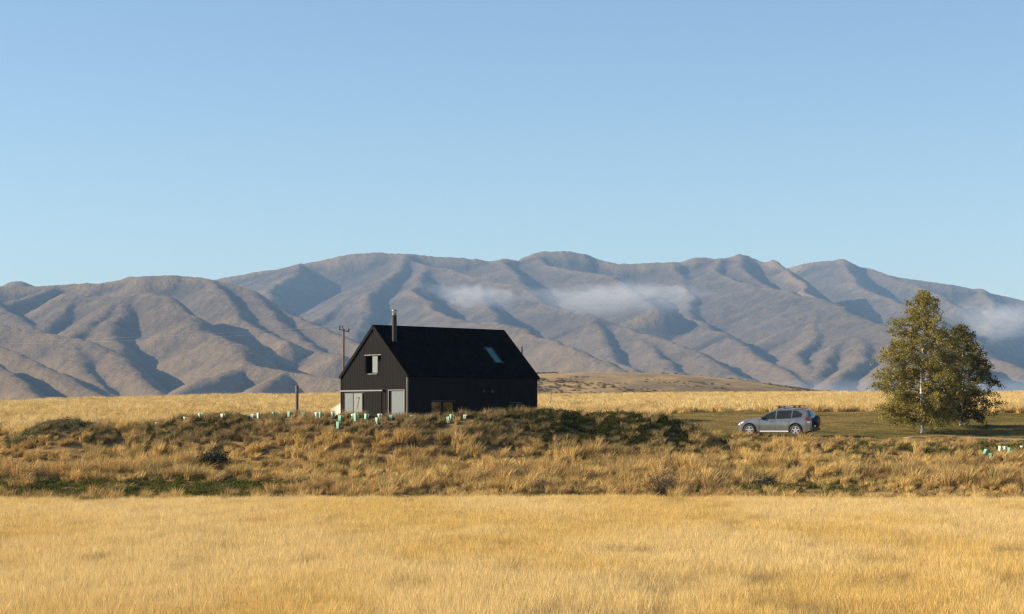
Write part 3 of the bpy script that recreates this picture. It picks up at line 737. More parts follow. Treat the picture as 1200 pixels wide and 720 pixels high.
# tall golden grass of the far field
x, D, g = spread(125, 318, 1.9, half=lambda D: .268 * D + 6, seed=6)
px = pxof(x, D)
back = np.interp(px, [560, 640, 760, 1020, 1160, 1300], [146, 147, 149, 150, 148, 146])
left_ok = (px < 400) & (D > 125.5) & ~((px > 376) & (D < 141)); right_ok = (px >= 400) & (D > back) & (lawn_mask(x, D) < .25)
dn = np.where(D < 200, 1, .7)
bm_, mound = berm_mask(px, D)
k = (left_ok | right_ok) & ~in_house(x, D, 1.2) & (g.random(len(x)) < dn) & (bm_ < .4)
k &= ~((px > 400) & (px < 640) & (D < 150))
x, D, px = x[k], D[k], px[k]; n = len(x)
t1 = fbm(x * .1, D * .06, 3, 131); t2 = fbm(x * .5, D * .3, 3, 133)
c = mixc(GOLD, STRAW, t1); c = c + (np.array(RUST) - c) * (sst(.55, .72, t2) * .65)[:, None]; c *= (.85 + .3 * g.random(n))[:, None]
s = (.55 + .45 * g.random(n)) * (.8 + .4 * t1)
scatter('far_field_grass', np.stack([x, D, ground(x, D)], -1), np.stack([g.normal(0, .1, n), g.normal(.05, .1, n), g.random(n) * 6.28], -1),
        np.stack([s * 1.7, s * 1.7, s * .95], -1), rgba(c), g.integers(0, 11, n), tussC)
tag(bpy.data.objects['far_field_grass'], 'tall golden grass of the rising field behind house and car', 'grass', kind='stuff')

# scrub on the low hill
g = np.random.default_rng(8); n = 9000
D = 520 + 175 * g.random(n) ** .7; px = 560 + 460 * g.random(n); x = (px - 600) / F * D
t = fbm(x * .03, D * .05, 4, 141)
k = g.random(n) < sst(.44, .66, t); x, D = x[k], D[k]; n = len(x)
s = .6 + 1.1 * g.random(n) ** 2
c = mixc((.11, .09, .055), (.20, .15, .085), g.random(n))
scatter('hill_scrub', np.stack([x, D, ground(x, D)], -1), np.stack([np.zeros(n), np.zeros(n), g.random(n) * 6.28], -1), np.stack([s * 1.3, s * 1.3, s], -1), rgba(c), g.integers(0, 5, n), weedC)
tag(bpy.data.objects['hill_scrub'], 'dark scrub speckling the low brown hill beyond the field', 'scrub', kind='stuff')

# ------------------------------------------------------------------ house
FLOOR = 3.38
house = empty('house', (HOUSE_C.x, HOUSE_C.y, FLOOR), math.atan2(.682, .731))
tag(house, 'black timber gabled house with steep dark roof and steel flue on the grassy rise', 'house')
HL, HW, EA, RI = 11.41, 6.78, 3.12, 6.32      # length, width, eave, ridge above floor
def gy_of(px): t = (px - 600) / F; return (-6.635 - 130 * t) / (.682 + .731 * t)
def gz_of(px, y): return CZ + (YH - y) / F * (130 + .731 * gy_of(px)) - FLOOR
def sx_of(px): t = (px - 600) / F; return (130 * t + 6.635) / (.731 - .682 * t)
def sz_of(px, y): return CZ + (YH - y) / F * (130 + .682 * sx_of(px)) - FLOOR
def gable_top(Y): return EA + (RI - EA) * (1 - abs(Y - HW / 2) / (HW / 2))

def op_g(x0, x1, y0, y1):   # opening on the gable from photo corners: returns Ymin, Ymax, zmin, zmax
    xm = (x0 + x1) / 2
    return (gy_of(x1), gy_of(x0), max(0.02, gz_of(xm, y1)), gz_of(xm, y0))
def op_s(x0, x1, y0, y1):
    xm = (x0 + x1) / 2
    return (sx_of(x0), sx_of(x1), max(0.02, sz_of(xm, y1)), sz_of(xm, y0))
WIN_UP = op_g(428, 447, 416.8, 438); DOOR_L = op_g(402.4, 427, 460, 499); DOOR_R = op_g(456, 474, 458, 499)
WIN_A = op_s(505.5, 532.5, 470.5, 487); WIN_B = op_s(596.5, 611, 472.5, 484)
TH = .16
def cladding(width, top, openings, put, step=.245, gap=.014):
    mb = MB(); nb_ = max(1, round(width / step)); st = width / nb_
    cuts = sorted({0, width} | {round(i * st, 4) for i in range(nb_ + 1)} | {round(o[0], 4) for o in openings} | {round(o[1], 4) for o in openings})
    for a, b in zip(cuts[:-1], cuts[1:]):
        if b - a < .004: continue
        mid = (a + b) / 2
        ivs = [(0.0, None)]
        for o in openings:
            if o[0] - 1e-3 <= mid <= o[1] + 1e-3:
                new = []
                for (p, q) in ivs:
                    if q is None or q > o[2]:
                        if p < o[2]: new.append((p, o[2]))
                        new.append((max(p, o[3]), q))
                    else: new.append((p, q))
                ivs = new
        ga = gap / 2 if any(abs(a - i * st) < 1e-3 for i in range(nb_ + 1)) else 0
        gb = gap / 2 if any(abs(b - i * st) < 1e-3 for i in range(nb_ + 1)) else 0
        pr = random.uniform(0, .008)
        for (p, q) in ivs:
            a2, b2_ = a + ga, b - gb
            if q is None: poly = [(a2, p), (b2_, p), (b2_, top(b2_)), (a2, top(a2))]
            else: poly = [(a2, p), (b2_, p), (b2_, q), (a2, q)]
            if q is not None and q - p < .01: continue
            if q is None and abs(mid - width / 2) < st and len(set([top(a2), top(b2_)])) and (a2 < width / 2 < b2_) and top(width / 2) > top(a2) + .001:
                poly = [(a2, p), (b2_, p), (b2_, top(b2_)), (width / 2, top(width / 2)), (a2, top(a2))]
            put(mb, poly, pr)
    return mb
# front gable cladding lies between X = -0.0x and TH
mb = cladding(HW, gable_top, [WIN_UP, DOOR_L, DOOR_R], lambda mb, poly, pr: mb.prism(poly, 'x', -pr, TH))
tag(mb.build('gable_cladding', M['clad'], house), kind='stuff')
mb = cladding(HL - .01, lambda X: EA, [WIN_A, WIN_B], lambda mb, poly, pr: mb.prism([(p[0] + .005, p[1]) for p in poly], 'y', -pr - .002, TH))
tag(mb.build('side_cladding', M['clad'], house), kind='stuff')
# core of the house behind the boards (dark rooms)
mb = MB(); mb.prism([(TH + .35, .0), (HW - .02, .0), (HW - .02, EA - .02), (HW / 2, RI - .28), (TH + .35, EA - .26)], 'x', TH + .35, HL - .02)
mb.build('inner_wall', M['dark'], house)
# back walls
mb = cladding(HW, gable_top, [], lambda mb, poly, pr: mb.prism(poly, 'x', HL - .015, HL + .005 + pr))
tag(mb.build('rear_gable_cladding', M['clad'], house), kind='stuff')
# corner boards and rake trims
mb = MB(); mb.box(-.03, -.03, 0, .09, .09, EA - .01); mb.build('corner_trim', M['trim'], house)
mb = MB(); mb.box(-.028, HW - .07, 0, .06, HW + .03, EA - .02); mb.build('corner_trim', M['clad'], house)
# roof: two slopes with raised seams
sl = math.hypot(HW / 2, RI - EA); cs, sn = (HW / 2) / sl, (RI - EA) / sl
def slope_mesh(sign):
    mb = MB()
    ovx = .07; over = .10
    def pt(X, v, up):   # v distance up the slope from the eave
        Y = v * cs; Z = EA + v * sn
        ny_, nz_ = -sn, cs
        Y += ny_ * up; Z += nz_ * up
        return (X, Y if sign > 0 else HW - Y, Z)
    def slab(X0, X1, v0, v1, u0, u1):
        vs = [pt(X0, v0, u0), pt(X1, v0, u0), pt(X1, v1, u0), pt(X0, v1, u0), pt(X0, v0, u1), pt(X1, v0, u1), pt(X1, v1, u1), pt(X0, v1, u1)]
        mb.add(vs, [(0,3,2,1),(4,5,6,7),(0,1,5,4),(1,2,6,5),(2,3,7,6),(3,0,4,7)])
    slab(-ovx, HL + ovx, -over, sl - .02, .005, .085)
    nse = int(HL / .42)
    for i in range(nse + 1):
        X = -ovx + .02 + i * (HL + 2 * ovx - .04) / nse
        slab(X - .012, X + .012, -over + .01, sl - .06, .0855, .118)
    return mb, slab, pt
mbr, _, rpt = slope_mesh(1); mbr.build('roof', M['roof'], house)
mbl, _, lpt = slope_mesh(-1); mbl.build('roof', M['roof'], house)
mb = MB(); mb.prism([(HW/2 - .14, RI - .04), (HW/2, RI + .135), (HW/2 + .14, RI - .04)], 'x', -.09, HL + .09); mb.build('ridge_cap', M['roof'], house)
# barge boards
for sgn, p_ in ((1, rpt), (-1, lpt)):
    for X0, X1 in ((-.105, -.075), (HL + .075, HL + .105)):
        mb = MB(); vs = []
        for X in (X0, X1):
            vs += [p_(X, -.11, -.09), p_(X, sl, -.09), p_(X, sl, .10), p_(X, -.11, .10)]
        mb.add(vs, [(0,1,2,3),(7,6,5,4),(0,4,5,1),(1,5,6,2),(2,6,7,3),(3,7,4,0)])
        mb.build('barge_board', M['clad'] if X0 < 0 else M['roof'], house)
# gutter and soffit strip
mb = MB(); mb.tube([(-.06, -.15, EA - .03), (HL + .06, -.15, EA - .03)], .06, 8); mb.build('gutter', M['roof'], house)
mb = MB(); mb.box(.1, -.028, EA - .22, HL, -.012, EA - .07); mb.build('eave_board', M['clad'], house)

def frame_g(name, o, wd, mat_, dep0=-.035, dep1=.05, bottom=True, parent=house, mbar=None):
    y0, y1, z0, z1 = o; mb = MB()
    mb.box(dep0, y0, z0, dep1, y0 + wd, z1); mb.box(dep0, y1 - wd, z0, dep1, y1, z1); mb.box(dep0, y0 + wd, z1 - wd, dep1, y1 - wd, z1)
    if bottom: mb.box(dep0, y0 + wd, z0, dep1, y1 - wd, z0 + wd)
    if mbar:
        for f in mbar: mb.box(dep0 + .004, y0 + (y1 - y0) * f - wd * .4, z0 + wd, dep1 - .004, y0 + (y1 - y0) * f + wd * .4, z1 - wd)
    return mb.build(name, mat_, parent)
# upper window: dark reveal, one sash standing pale, light head flashing
y0, y1, z0, z1 = WIN_UP
w = frame_g('window', WIN_UP, .05, M['dark'], .02, .10)
mb = MB(); mb.box(-.05, y0 - .02, z1 + .004, .03, y1 + .03, z1 + .06); mb.build('head_flashing', M['flash'], w)
mb = MB(); mb.box(-.07, y0 + (y1 - y0) * .22, z0 - .05, .04, y0 + (y1 - y0) * .80, z0 - .004); mb.build('sill', M['flash'], w)
mb = MB(); mb.box(.03, y0 + (y1 - y0) * .26, z0 + .055, .036, y0 + (y1 - y0) * .57, z1 - .052); mb.build('pane', M['pane_pale'], w)
# big sliding glass door, left
y0, y1, z0, z1 = DOOR_L
d = frame_g('glass_door', DOOR_L, .06, M['trim'], .03, .12, True, house, [.56])
mb = MB(); mb.box(.128, y0 + .0601, z0 + .06, .16, y0 + .295, z1 - .06); mb.build('door_jamb', M['dark'], d)
mb = MB(); mb.box(.06, y0 + .30, z0 + .06, .066, y0 + (y1-y0) * .545, z1 - .06); mb.build('pane', M['pane_pale'], d)
mb = MB(); mb.box(.06, y0 + (y1-y0) * .58, z0 + .06, .066, y1 - .06, z1 - .06); mb.build('pane', M['pane_blue'], d)
mb = MB(); a_ = y0 + (y1-y0)*.25
mb.tube([(.05, a_ + .30, z0 + .95), (.05, a_ + .02, z0 + 1.75)], .014, 5); mb.tube([(.05, a_ + .36, z0 + 1.70), (.05, a_ + .02, z0 + 1.75)], .012, 5)
mb.build('curtain_cord', M['trim'], d)
# barn-door panel with its rail
yr = gy_of(449); yl = DOOR_L[0]
ry0, ry1 = gy_of(449.5), gy_of(398.9); rz = gz_of(425, 458.2)
sd = empty('sliding_door', (0, 0, 0)); sd.parent = house
mb = MB(); mb.box(-.10, ry0, rz - .04, -.055, ry1 - .05, rz + .05); mb.build('rail', M['flash'], sd)
mb = MB(); mb.box(-.13, ry0 - .10, rz - .09, -.05, ry0 - .004, rz + .06); mb.build('rail_stop', M['dark'], sd)
mb = MB()
nbd = 6; wpd = (yl - .03 - yr - .12) / nbd
for i in range(nbd): mb.box(-.05 - random.uniform(0, .006), yr + .12 + i * wpd + .006, .06, -.012, yr + .12 + (i + 1) * wpd - .006, rz - .05)
tag(mb.build('door_panel', M['clad'], sd), kind='stuff')
# right glass door with pale surround
y0, y1, z0, z1 = DOOR_R
d2 = frame_g('glass_door', (y0 - .05, y1 + .06, z0 - .01, z1 + .07), .055, M['flash'], -.045, -.004, False)
mb = MB(); mb.box(.03, y1 - .17, z0, .16, y1 - .002, z1 - .004); mb.build('door_jamb', M['dark'], d2)
mb = MB(); mb.box(.05, y0 + .01, z0 + .02, .056, y1 - .175, z1 - .02); mb.build('pane', M['pane_blue'], d2)
mb = MB(); mb.box(.022, y0 + .35, z0, .045, y0 + .85, z0 + .42); mb.tube([(.034, y0 + .6, z0 + .42), (.034, y0 + .55, z0 + .75)], [.014, .012], 7); mb.build('chair_back', M['seat'], d2)
# low windows in the long wall
def win_s(o, parts):
    x0, x1, z0, z1 = o; wd = .05
    mb = MB()
    mb.box(x0, .04, z0, x0 + wd, .11, z1); mb.box(x1 - wd, .04, z0, x1, .11, z1); mb.box(x0 + wd, .04, z1 - wd, x1 - wd, .11, z1); mb.box(x0 + wd, .04, z0, x1 - wd, .11, z0 + wd)
    for f in parts: mb.box(x0 + (x1-x0)*f - .06, .045, z0 + wd, x0 + (x1-x0)*f + .06, .105, z1 - wd)
    w = mb.build('window', M['dark'], house)
    es = [x0 + wd] + [x0 + (x1-x0)*f for f in parts] + [x1 - wd]
    for a, b in zip(es[:-1], es[1:]):
        mb = MB(); mb.box(a + (.06 if a > x0 + wd else 0), .07, z0 + wd, b - (.06 if b < x1 - wd else 0), .076, z1 - wd); mb.build('pane', M['lowglass'], w)
    mb = MB(); mb.box(x0 - .05, -.05, z1 + .004, x1 + .05, -.014, z1 + .05); mb.build('head_flashing', M['trim'], w)
    return w
win_s(WIN_A, [.5]); win_s(WIN_B, [.55])
# wall lamps
for pxl, yl_ in ((566.5, 459.3), (576.3, 459.6)):
    X = sx_of(pxl); Z = sz_of(pxl, yl_)
    mb = MB(); mb.box(X - .10, -.10, Z - .03, X + .10, -.014, Z + .05); mb.box(X - .05, -.07, Z + .05, X + .05, -.014, Z + .16)
    mb.build('wall_lamp', M['trim'], house, bevel=.01)
# skylight: solve roof point for a photo pixel
rot = Matrix.Rotation(math.atan2(.682, .731), 3, 'Z')
def roof_xy(px, y):
    best = None
    X, v = 5.0, 2.0
    for _ in range(40):
        def proj(X, v):
            q = rot @ Vector(rpt(X, v, .09)) + Vector((HOUSE_C.x, HOUSE_C.y, FLOOR))
            return 600 + F * q.x / q.y, YH - (q.z - CZ) / q.y * F
        p0 = proj(X, v); e0 = (px - p0[0], y - p0[1])
        pa = proj(X + .01, v); pb = proj(X, v + .01)
        J = np.array([[(pa[0]-p0[0])/.01, (pb[0]-p0[0])/.01], [(pa[1]-p0[1])/.01, (pb[1]-p0[1])/.01]])
        dX, dv = np.linalg.solve(J, np.array(e0)); X += dX; v += dv
    return X, v
sa = roof_xy(567, 408.4); sb = roof_xy(575.3, 408.4); sc_ = roof_xy(589.5, 425.2); sd_ = roof_xy(580, 425.5)
kx0 = (sa[0] + sd_[0]) / 2 + .06; kx1 = (sb[0] + sc_[0]) / 2 - .06; kv0 = (sc_[1] + sd_[1]) / 2; kv1 = (sa[1] + sb[1]) / 2
def roof_slab(mb, X0, X1, v0, v1, u0, u1):
    vs = [rpt(X0, v0, u0), rpt(X1, v0, u0), rpt(X1, v1, u0), rpt(X0, v1, u0), rpt(X0, v0, u1), rpt(X1, v0, u1), rpt(X1, v1, u1), rpt(X0, v1, u1)]
    mb.add(vs, [(0,3,2,1),(4,5,6,7),(0,1,5,4),(1,2,6,5),(2,3,7,6),(3,0,4,7)])
mb = MB(); fw = .07
roof_slab(mb, kx0 - fw, kx0, kv0 - fw, kv1 + fw, .09, .17); roof_slab(mb, kx1, kx1 + fw, kv0 - fw, kv1 + fw, .09, .17)
roof_slab(mb, kx0, kx1, kv0 - fw, kv0, .09, .17); roof_slab(mb, kx0, kx1, kv1, kv1 + fw, .09, .17)
skl = mb.build('skylight', M['trim'], house)
mb = MB(); roof_slab(mb, kx0, kx1, kv0, kv1, .125, .131); mb.build('pane', M['skyglass'], skl)
mb = MB(); roof_slab(mb, kx0 + .01, kx1 - .01, kv0 + .01, kv1 - .01, .1205, .1215); mb.build('reflection_tint', M['reflection_tint'], skl)  # added sheet under the pane, carries the painted reflection
# flue
fx, fv = roof_xy(462.5, 404)
base = Vector(rpt(fx, fv, .05)); yd = 130 + .682 * fx + .731 * base.y
top_z = CZ + (YH - 363) / F * yd - FLOOR
fl = empty('chimney_flue', (0, 0, 0)); fl.parent = house
mb = MB(); mb.tube([(base.x, base.y, base.z - .2), (base.x, base.y, top_z - .36)], .155, 16); mb.build('flue_pipe', M['flue'], fl, smooth=False)
mb = MB(); mb.tube([(base.x, base.y, top_z - .36), (base.x, base.y, top_z - .20)], [.15, .15], 16); mb.tube([(base.x, base.y, top_z - .10), (base.x, base.y, top_z - .03), (base.x, base.y, top_z)], [.18, .17, .08], 16)
for k in range(4):
    t = k * math.pi / 2 + .4; mb.tube([(base.x + .13*math.cos(t), base.y + .13*math.sin(t), top_z - .21), (base.x + .13*math.cos(t), base.y + .13*math.sin(t), top_z - .09)], .012, 5)
mb.build('cowl', M['steel'], fl)
mb = MB(); roof_slab(mb, fx - .32, fx + .32, fv - .40, fv + .32, .0865, .096); mb.build('flashing_plate', M['roof'], fl)
mb = MB(); mb.tube([(base.x, base.y, base.z - .12), (base.x, base.y, base.z + .22)], [.26, .165], 16); mb.build('flashing_boot', M['roof'], fl)

# pole behind the house
def simple_post(name, px, ytop, D, r, mat_, label, cat, lean=0, n=10, group=None):
    p = P(px, ytop, D); zb = gz(p.x, D)
    mb = MB(); h = p.z - zb
    mb.tube([(0, 0, -.4), (lean * h * .5, 0, h * .5), (lean * h, 0, h - .02), (lean * h, 0, h)], [r * 1.05, r, r * .95, r * .86], n)
    o = mb.build(name, mat_, None, (p.x - lean * h, D, zb)); tag(o, label, cat, group); return o
simple_post('pole', 611.6, 406, 146, .06, M['black'], 'thin dark pole rising behind the right end of the black roof', 'pole')
simple_post('fence_post', 348, 452, 125.5, .10, M['post'], 'thick round weathered timber post standing on the berm left of the house', 'post')
simple_post('stake', 646, 459, 178, .035, M['post'], 'thin brown stake in the golden grass just right of the house', 'stake', lean=.05, n=6)
simple_post('stake', 707, 459.5, 235, .07, M['cream'], 'short pale stake at the top of the field below the low hill', 'stake', n=6)
simple_post('stake', 33, 556, 103.5, .018, M['post'], 'slender dry stem leaning in the green strip at the foot of the bank', 'stem', lean=-.12, n=5)

# sloping timber wall end at the house's right corner
mb = MB()
mb.prism([(0, -.3), (1.05, -.3), (1.05, .62), (.0, 1.0)], 'y', 0, .12)
p = P(630.5, 497, 138.6); wl = mb.build('retaining_wall', M['clad'], None, (p.x + .05, 138.3, 3.38), bevel=.01)
tag(wl, 'low dark wall with a sloping top running off the house\'s right corner', 'wall')

# cream shed behind the left corner
p = P(392, 492, 139)
sh = empty('shed', (P(388.0, 492, 139).x, 139.0, 3.2), R(-37)); tag(sh, 'small cream shed with sloping top showing past the house\'s left corner', 'shed')
mb = MB(); mb.prism([(-.42, 0), (2.4, 0), (2.4, 1.62), (.95, 1.62), (-.42, .92)], 'y', 0, 1.8); mb.build('wall', M['cream'], sh)
mb = MB(); mb.prism([(-.44, .915), (.95, 1.625), (2.42, 1.625), (2.42, 1.65), (.94, 1.65), (-.45, .94)], 'y', -.012, 1.81); mb.build('roof', M['cream'], sh)

# ------------------------------------------------------------------ tree guards
def guard_mesh(w, h, fl, seed):
    g = random.Random(seed); mb = MB(); n = 4; t = .012
    a0 = math.pi / 4
    lev = [(0, w * .92), (h * .5, w), (h, w * fl)]
    for side, rr in ((1, 0), (-1, t)):
        for (z0, r0), (z1, r1) in zip(lev[:-1], lev[1:]):
            for k in range(4):
                t0, t1 = a0 + k * math.pi / 2, a0 + (k + 1) * math.pi / 2
                q = [((r0 - rr) * math.cos(t0), (r0 - rr) * math.sin(t0), z0), ((r0 - rr) * math.cos(t1), (r0 - rr) * math.sin(t1), z0), ((r1 - rr) * math.cos(t1), (r1 - rr) * math.sin(t1), z1), ((r1 - rr) * math.cos(t0), (r1 - rr) * math.sin(t0), z1)]
                mb.add(q, [(0, 1, 2, 3) if side > 0 else (3, 2, 1, 0)])
    return mb
gm_mesh = {}
PLACE = ['on the berm\'s bare left end', 'on the berm, left part', 'on the berm before the far grass', 'beside the round timber post', 'below the big left glass door', 'below the sliding door panel', 'by the right glass door', 'in front of the long dark wall']
def guard_label(px, c, s, i):
    colr = {'w': 'whitish', 'g': 'bright mint green', 'd': 'sea green'}[c]
    LAB = {184:'small whitish tree guard alone at the far left end of the guard row', 217:'tiny whitish tree guard, second from the left end of the row', 235:'tall whitish tree guard standing clear at the berm\'s left end', 261:'small whitish tree guard, left of a close pair before the far grass', 272:'tiny whitish tree guard, right of a close pair before the far grass',
           296:'small whitish tree guard just left of a larger whitish one', 303:'larger whitish tree guard at the middle of the row left of the post', 321:'mint green tree guard midway between whitish guard and timber post', 339:'mint green tree guard just left of the round timber post', 355:'mint green tree guard just right of the round timber post',
           371.5:'whitish tree guard touching a green one between post and cream shed', 375:'mint green tree guard touching a whitish one between post and cream shed', 390:'whitish tree guard in front of the cream shed', 398.5:'mint green tree guard at the foot of the house\'s left corner', 396:'mint green tree guard lowest on the berm face, below the house\'s left corner',
           414:'low whitish tree guard below the left glass door', 417:'tall mint green tree guard below the left glass door', 429:'mint green tree guard below the left edge of the sliding panel', 445:'whitish tree guard below the right edge of the sliding panel', 442:'mint green tree guard lower on the berm under the sliding panel',
           458.5:'mint green tree guard before the left jamb of the right glass door', 482.5:'mint green tree guard just right of the house\'s front corner', 526:'whitish tree guard overlapping a green one below the two-pane window', 528.5:'mint green tree guard overlapping a whitish one below the two-pane window', 545:'small whitish tree guard right of the two-pane window, last on the berm',
           1152:'pale sea green tree guard tilted at the left of the cluster by the birches', 1162:'sea green tree guard lowest of the cluster on the right bank', 1171.5:'upright whitish tree guard at the middle of the right bank cluster', 1178:'small whitish tree guard beside the upright whitish one on the right bank', 1183:'sea green tree guard behind the lower one in the right bank cluster',
           1187.5:'sea green tree guard low at the right of the bank cluster', 1198:'whitish tree guard at the photo\'s right edge, furthest right of all guards'}
    return LAB[px]
for i, ((X_, D_, Z_, c_, s_), (pxg, yg, _c, _s)) in enumerate(zip(GUARDS, GUARD_PX)):
    rg = random.Random(i)
    o = empty('tree_guard', (X_, D_, Z_), rg.uniform(0, 1.5)); o.rotation_euler = (rg.uniform(-.12, .12), rg.uniform(-.12, .12) + (.5 if pxg in (1152,) else 0), .78 + rg.uniform(-.35, .35))
    tag(o, guard_label(pxg, c_, s_, i), 'tree guard', 'plastic tree guards round new plantings')
    hgt = .25 * s_ + .06
    guard_mesh(.115 + .02 * rg.random(), hgt, 1.05 + .15 * rg.random(), i).build('sleeve', {'w': M['guard_white'], 'g': M['guard'], 'd': M['guard_deep']}[c_], o)
    mb = MB(); mb.box(-.014, -.115, -.15, .014, -.09, hgt + .06); mb.build('stake', M['post'], o)

# ------------------------------------------------------------------ utility pole and wires
PD = 205
pt_ = P(402.4, 381, PD); zb = gz(pt_.x, PD); hp = pt_.z - zb
up = empty('utility_pole', (pt_.x, PD, zb)); tag(up, 'wooden power pole with short crossarm standing behind the house\'s left corner', 'utility pole')
mb = MB(); mb.tube([(0, 0, -.5), (0, 0, hp * .5), (.02, 0, hp - .4)], [.15, .13, .11], 10); mb.build('pole', M['post'], up)
mb = MB(); mb.tube([(-.42, -.14, hp - .42), (.62, -.14, hp - .72)], .06, 6); mb.build('crossarm', M['post'], up)
for (dx, dz) in ((-.35, -.40), (.55, -.68)):
    mb = MB(); mb.tube([(dx, -.14, hp + dz), (dx, -.14, hp + dz + .14), (dx, -.14, hp + dz + .28), (dx, -.14, hp + dz + .34)], [.03, .07, .075, .03], 8); mb.build('insulator', M['ceramic'], up)
mb = MB(); mb.tube([(-.02, 0, hp - .4), (-.12, 0, hp - .08), (-.04, 0, hp + .02)], .05, 6); mb.build('top_bracket', M['ceramic'], up)
for i, (dx, dz, y1) in enumerate(((-.35, -.08, 397.0), (.55, -.36, 401.0))):
    a = Vector((pt_.x + dx, PD - .14, zb + hp + dz)); b = P(-260, y1, 235)
    pts = []
    for k in range(25):
        t = k / 24; q = a.lerp(b, t); q.z -= 1.0 * 4 * t * (1 - t) * .8; pts.append(q)
    mb = MB(); mb.tube(pts, .007, 4)
    tag(mb.build('overhead_wire', M['wire']), ('upper' if i == 0 else 'lower') + ' thin pale power line running left from the wooden pole', 'power line', 'power lines running left from the pole')

# ------------------------------------------------------------------ birches
def leaf_arrays(C, size, g, droop=.0):
    n = len(C)
    a = g.normal(0, 1, (n, 3)); a[:, 2] -= droop; a /= np.linalg.norm(a, axis=1)[:, None]
    b = np.cross(a, g.normal(0, 1, (n, 3))); b /= np.linalg.norm(b, axis=1)[:, None]
    s = size * (.6 + .8 * g.random((n, 1)))
    V = np.stack([C - a * s, C + b * s * .62, C + a * s, C - b * s * .62], 1).reshape(-1, 3)
    return V, np.arange(n * 4).reshape(-1, 4)

def birch(loc, H_, env, lean, nb, per, size, lm, seed, label, trunk_r):
    g = np.random.default_rng(seed)
    root = empty('birch_tree', loc); tag(root, label, 'tree', 'birch trees beside the car')
    def trunk_pt(t): return np.array([lean * H_ * t + .10 * math.sin(t * 5 + seed), .06 * math.sin(t * 4.2 + 1), H_ * t])
    mb = MB(); ts = np.linspace(-.03, 1, 14)
    mb.tube([trunk_pt(max(t, 0)) if t >= 0 else (0 + .1 * math.sin(seed), .05, -.3) for t in ts], [trunk_r * (1 - .93 * max(t, 0)) + .008 + (.05 if t < 0 else 0) for t in ts], 10)
    mb.build('trunk', M['bark'], root, smooth=True)
    C = []; br = MB()
    hs = [e[0] for e in env]; lw = [e[1] for e in env]; rw = [e[2] for e in env]
    for i in range(nb):
        t = .07 + .92 * ((i + g.random()) / nb) ** 1.15
        p0 = trunk_pt(t); az = i * 2.39996 + g.normal(0, .35)
        cx = math.cos(az)
        Rm = np.interp(t, hs, rw) * max(cx, 0) + np.interp(t, hs, lw) * max(-cx, 0) + .5 * (1 - abs(cx)) * (np.interp(t, hs, rw) + np.interp(t, hs, lw))
        Ln = Rm * (.60 + .46 * g.random())
        rise = Ln * (.55 - .35 * (1 - t)) + .1
        d = np.array([math.cos(az), math.sin(az), 0])
        pts = []
        for k in range(7):
            u = k / 6
            pts.append(p0 + d * Ln * u + np.array([0, 0, rise * (u - .55 * u * u) ]) + g.normal(0, .05, 3) * u)
        br.tube(pts, [max(.006, .035 * (1 - t) + .012) * (1 - .85 * k / 6) for k in range(7)], 5, cap=False)
        ntw = int(3 + Ln * 4.2)
        for j in range(ntw):
            u = .18 + .82 * g.random() ** .7
            k0 = min(5, int(u * 6)); q0 = pts[k0] + (pts[k0 + 1] - pts[k0]) * (u * 6 - k0)
            td = d * g.normal(.4, .4) + np.array([g.normal(0, .7), g.normal(0, .7), g.normal(-.05, .45)]); td /= np.linalg.norm(td)
            tl = (.25 + .45 * g.random()) * (.5 + .5 * (Rm / 2.4))
            q1 = q0 + td * tl + np.array([0, 0, -.12 * tl]); q2 = q1 + td * tl * .35 + np.array([0, 0, -.30 * tl])
            br.tube([q0, q1, q2], [.007, .005, .003], 3, cap=False)
            m_ = int(per * (.6 + .8 * g.random()) * (.4 + tl * 1.3))
            tt = g.random(m_)[:, None]
            base_ = np.where(tt < .6, q0 + (q1 - q0) * tt / .6, q1 + (q2 - q1) * (tt - .6) / .4)
            C.append(base_ + g.normal(0, .085, (m_, 3)))
    tag(br.build('branches', M['twig'], root), kind='stuff')
    C = np.concatenate(C)
    V, q = leaf_arrays(C, size, g, .4)
    o = link('foliage', np_mesh('foliage', V, q), lm, root); tag(o, kind='stuff')
    return len(C)

LM1 = leaf_mat('birch_leaf_gold', [(.095, .105, .02), (.185, .17, .03), (.28, .23, .042), (.42, .31, .065), (.23, .205, .038)], .35)
LM2 = leaf_mat('birch_leaf_green', [(.05, .06, .012), (.09, .09, .016), (.15, .125, .02), (.26, .19, .035)], .3)
b1 = P(1081.5, 510, 130.5); b2 = P(1128, 502.5, 134.5)
nl1 = birch((b1.x, 130.5, gz(b1.x, 130.5)), 9.05, [(.08, 2.4, 2.1), (.2, 3.05, 2.7), (.4, 2.95, 2.7), (.55, 2.75, 2.4), (.7, 2.15, 1.7), (.82, 1.3, 1.0), (.92, .8, .7), (1, .3, .35)], .005, 115, 56, .048, LM1, 3,
      'taller silver birch with white lower trunk and golden olive crown', .125)
nl2 = birch((b2.x, 134.5, gz(b2.x, 134.5)), 6.6, [(.08, 1.5, 1.9), (.25, 1.9, 2.3), (.5, 1.7, 2.0), (.7, 1.3, 1.45), (.85, .8, .8), (1, .3, .3)], -.01, 84, 66, .048, LM2, 5,
      'shorter darker birch behind and right of the taller one', .10)
print('leaves', nl1, nl2)

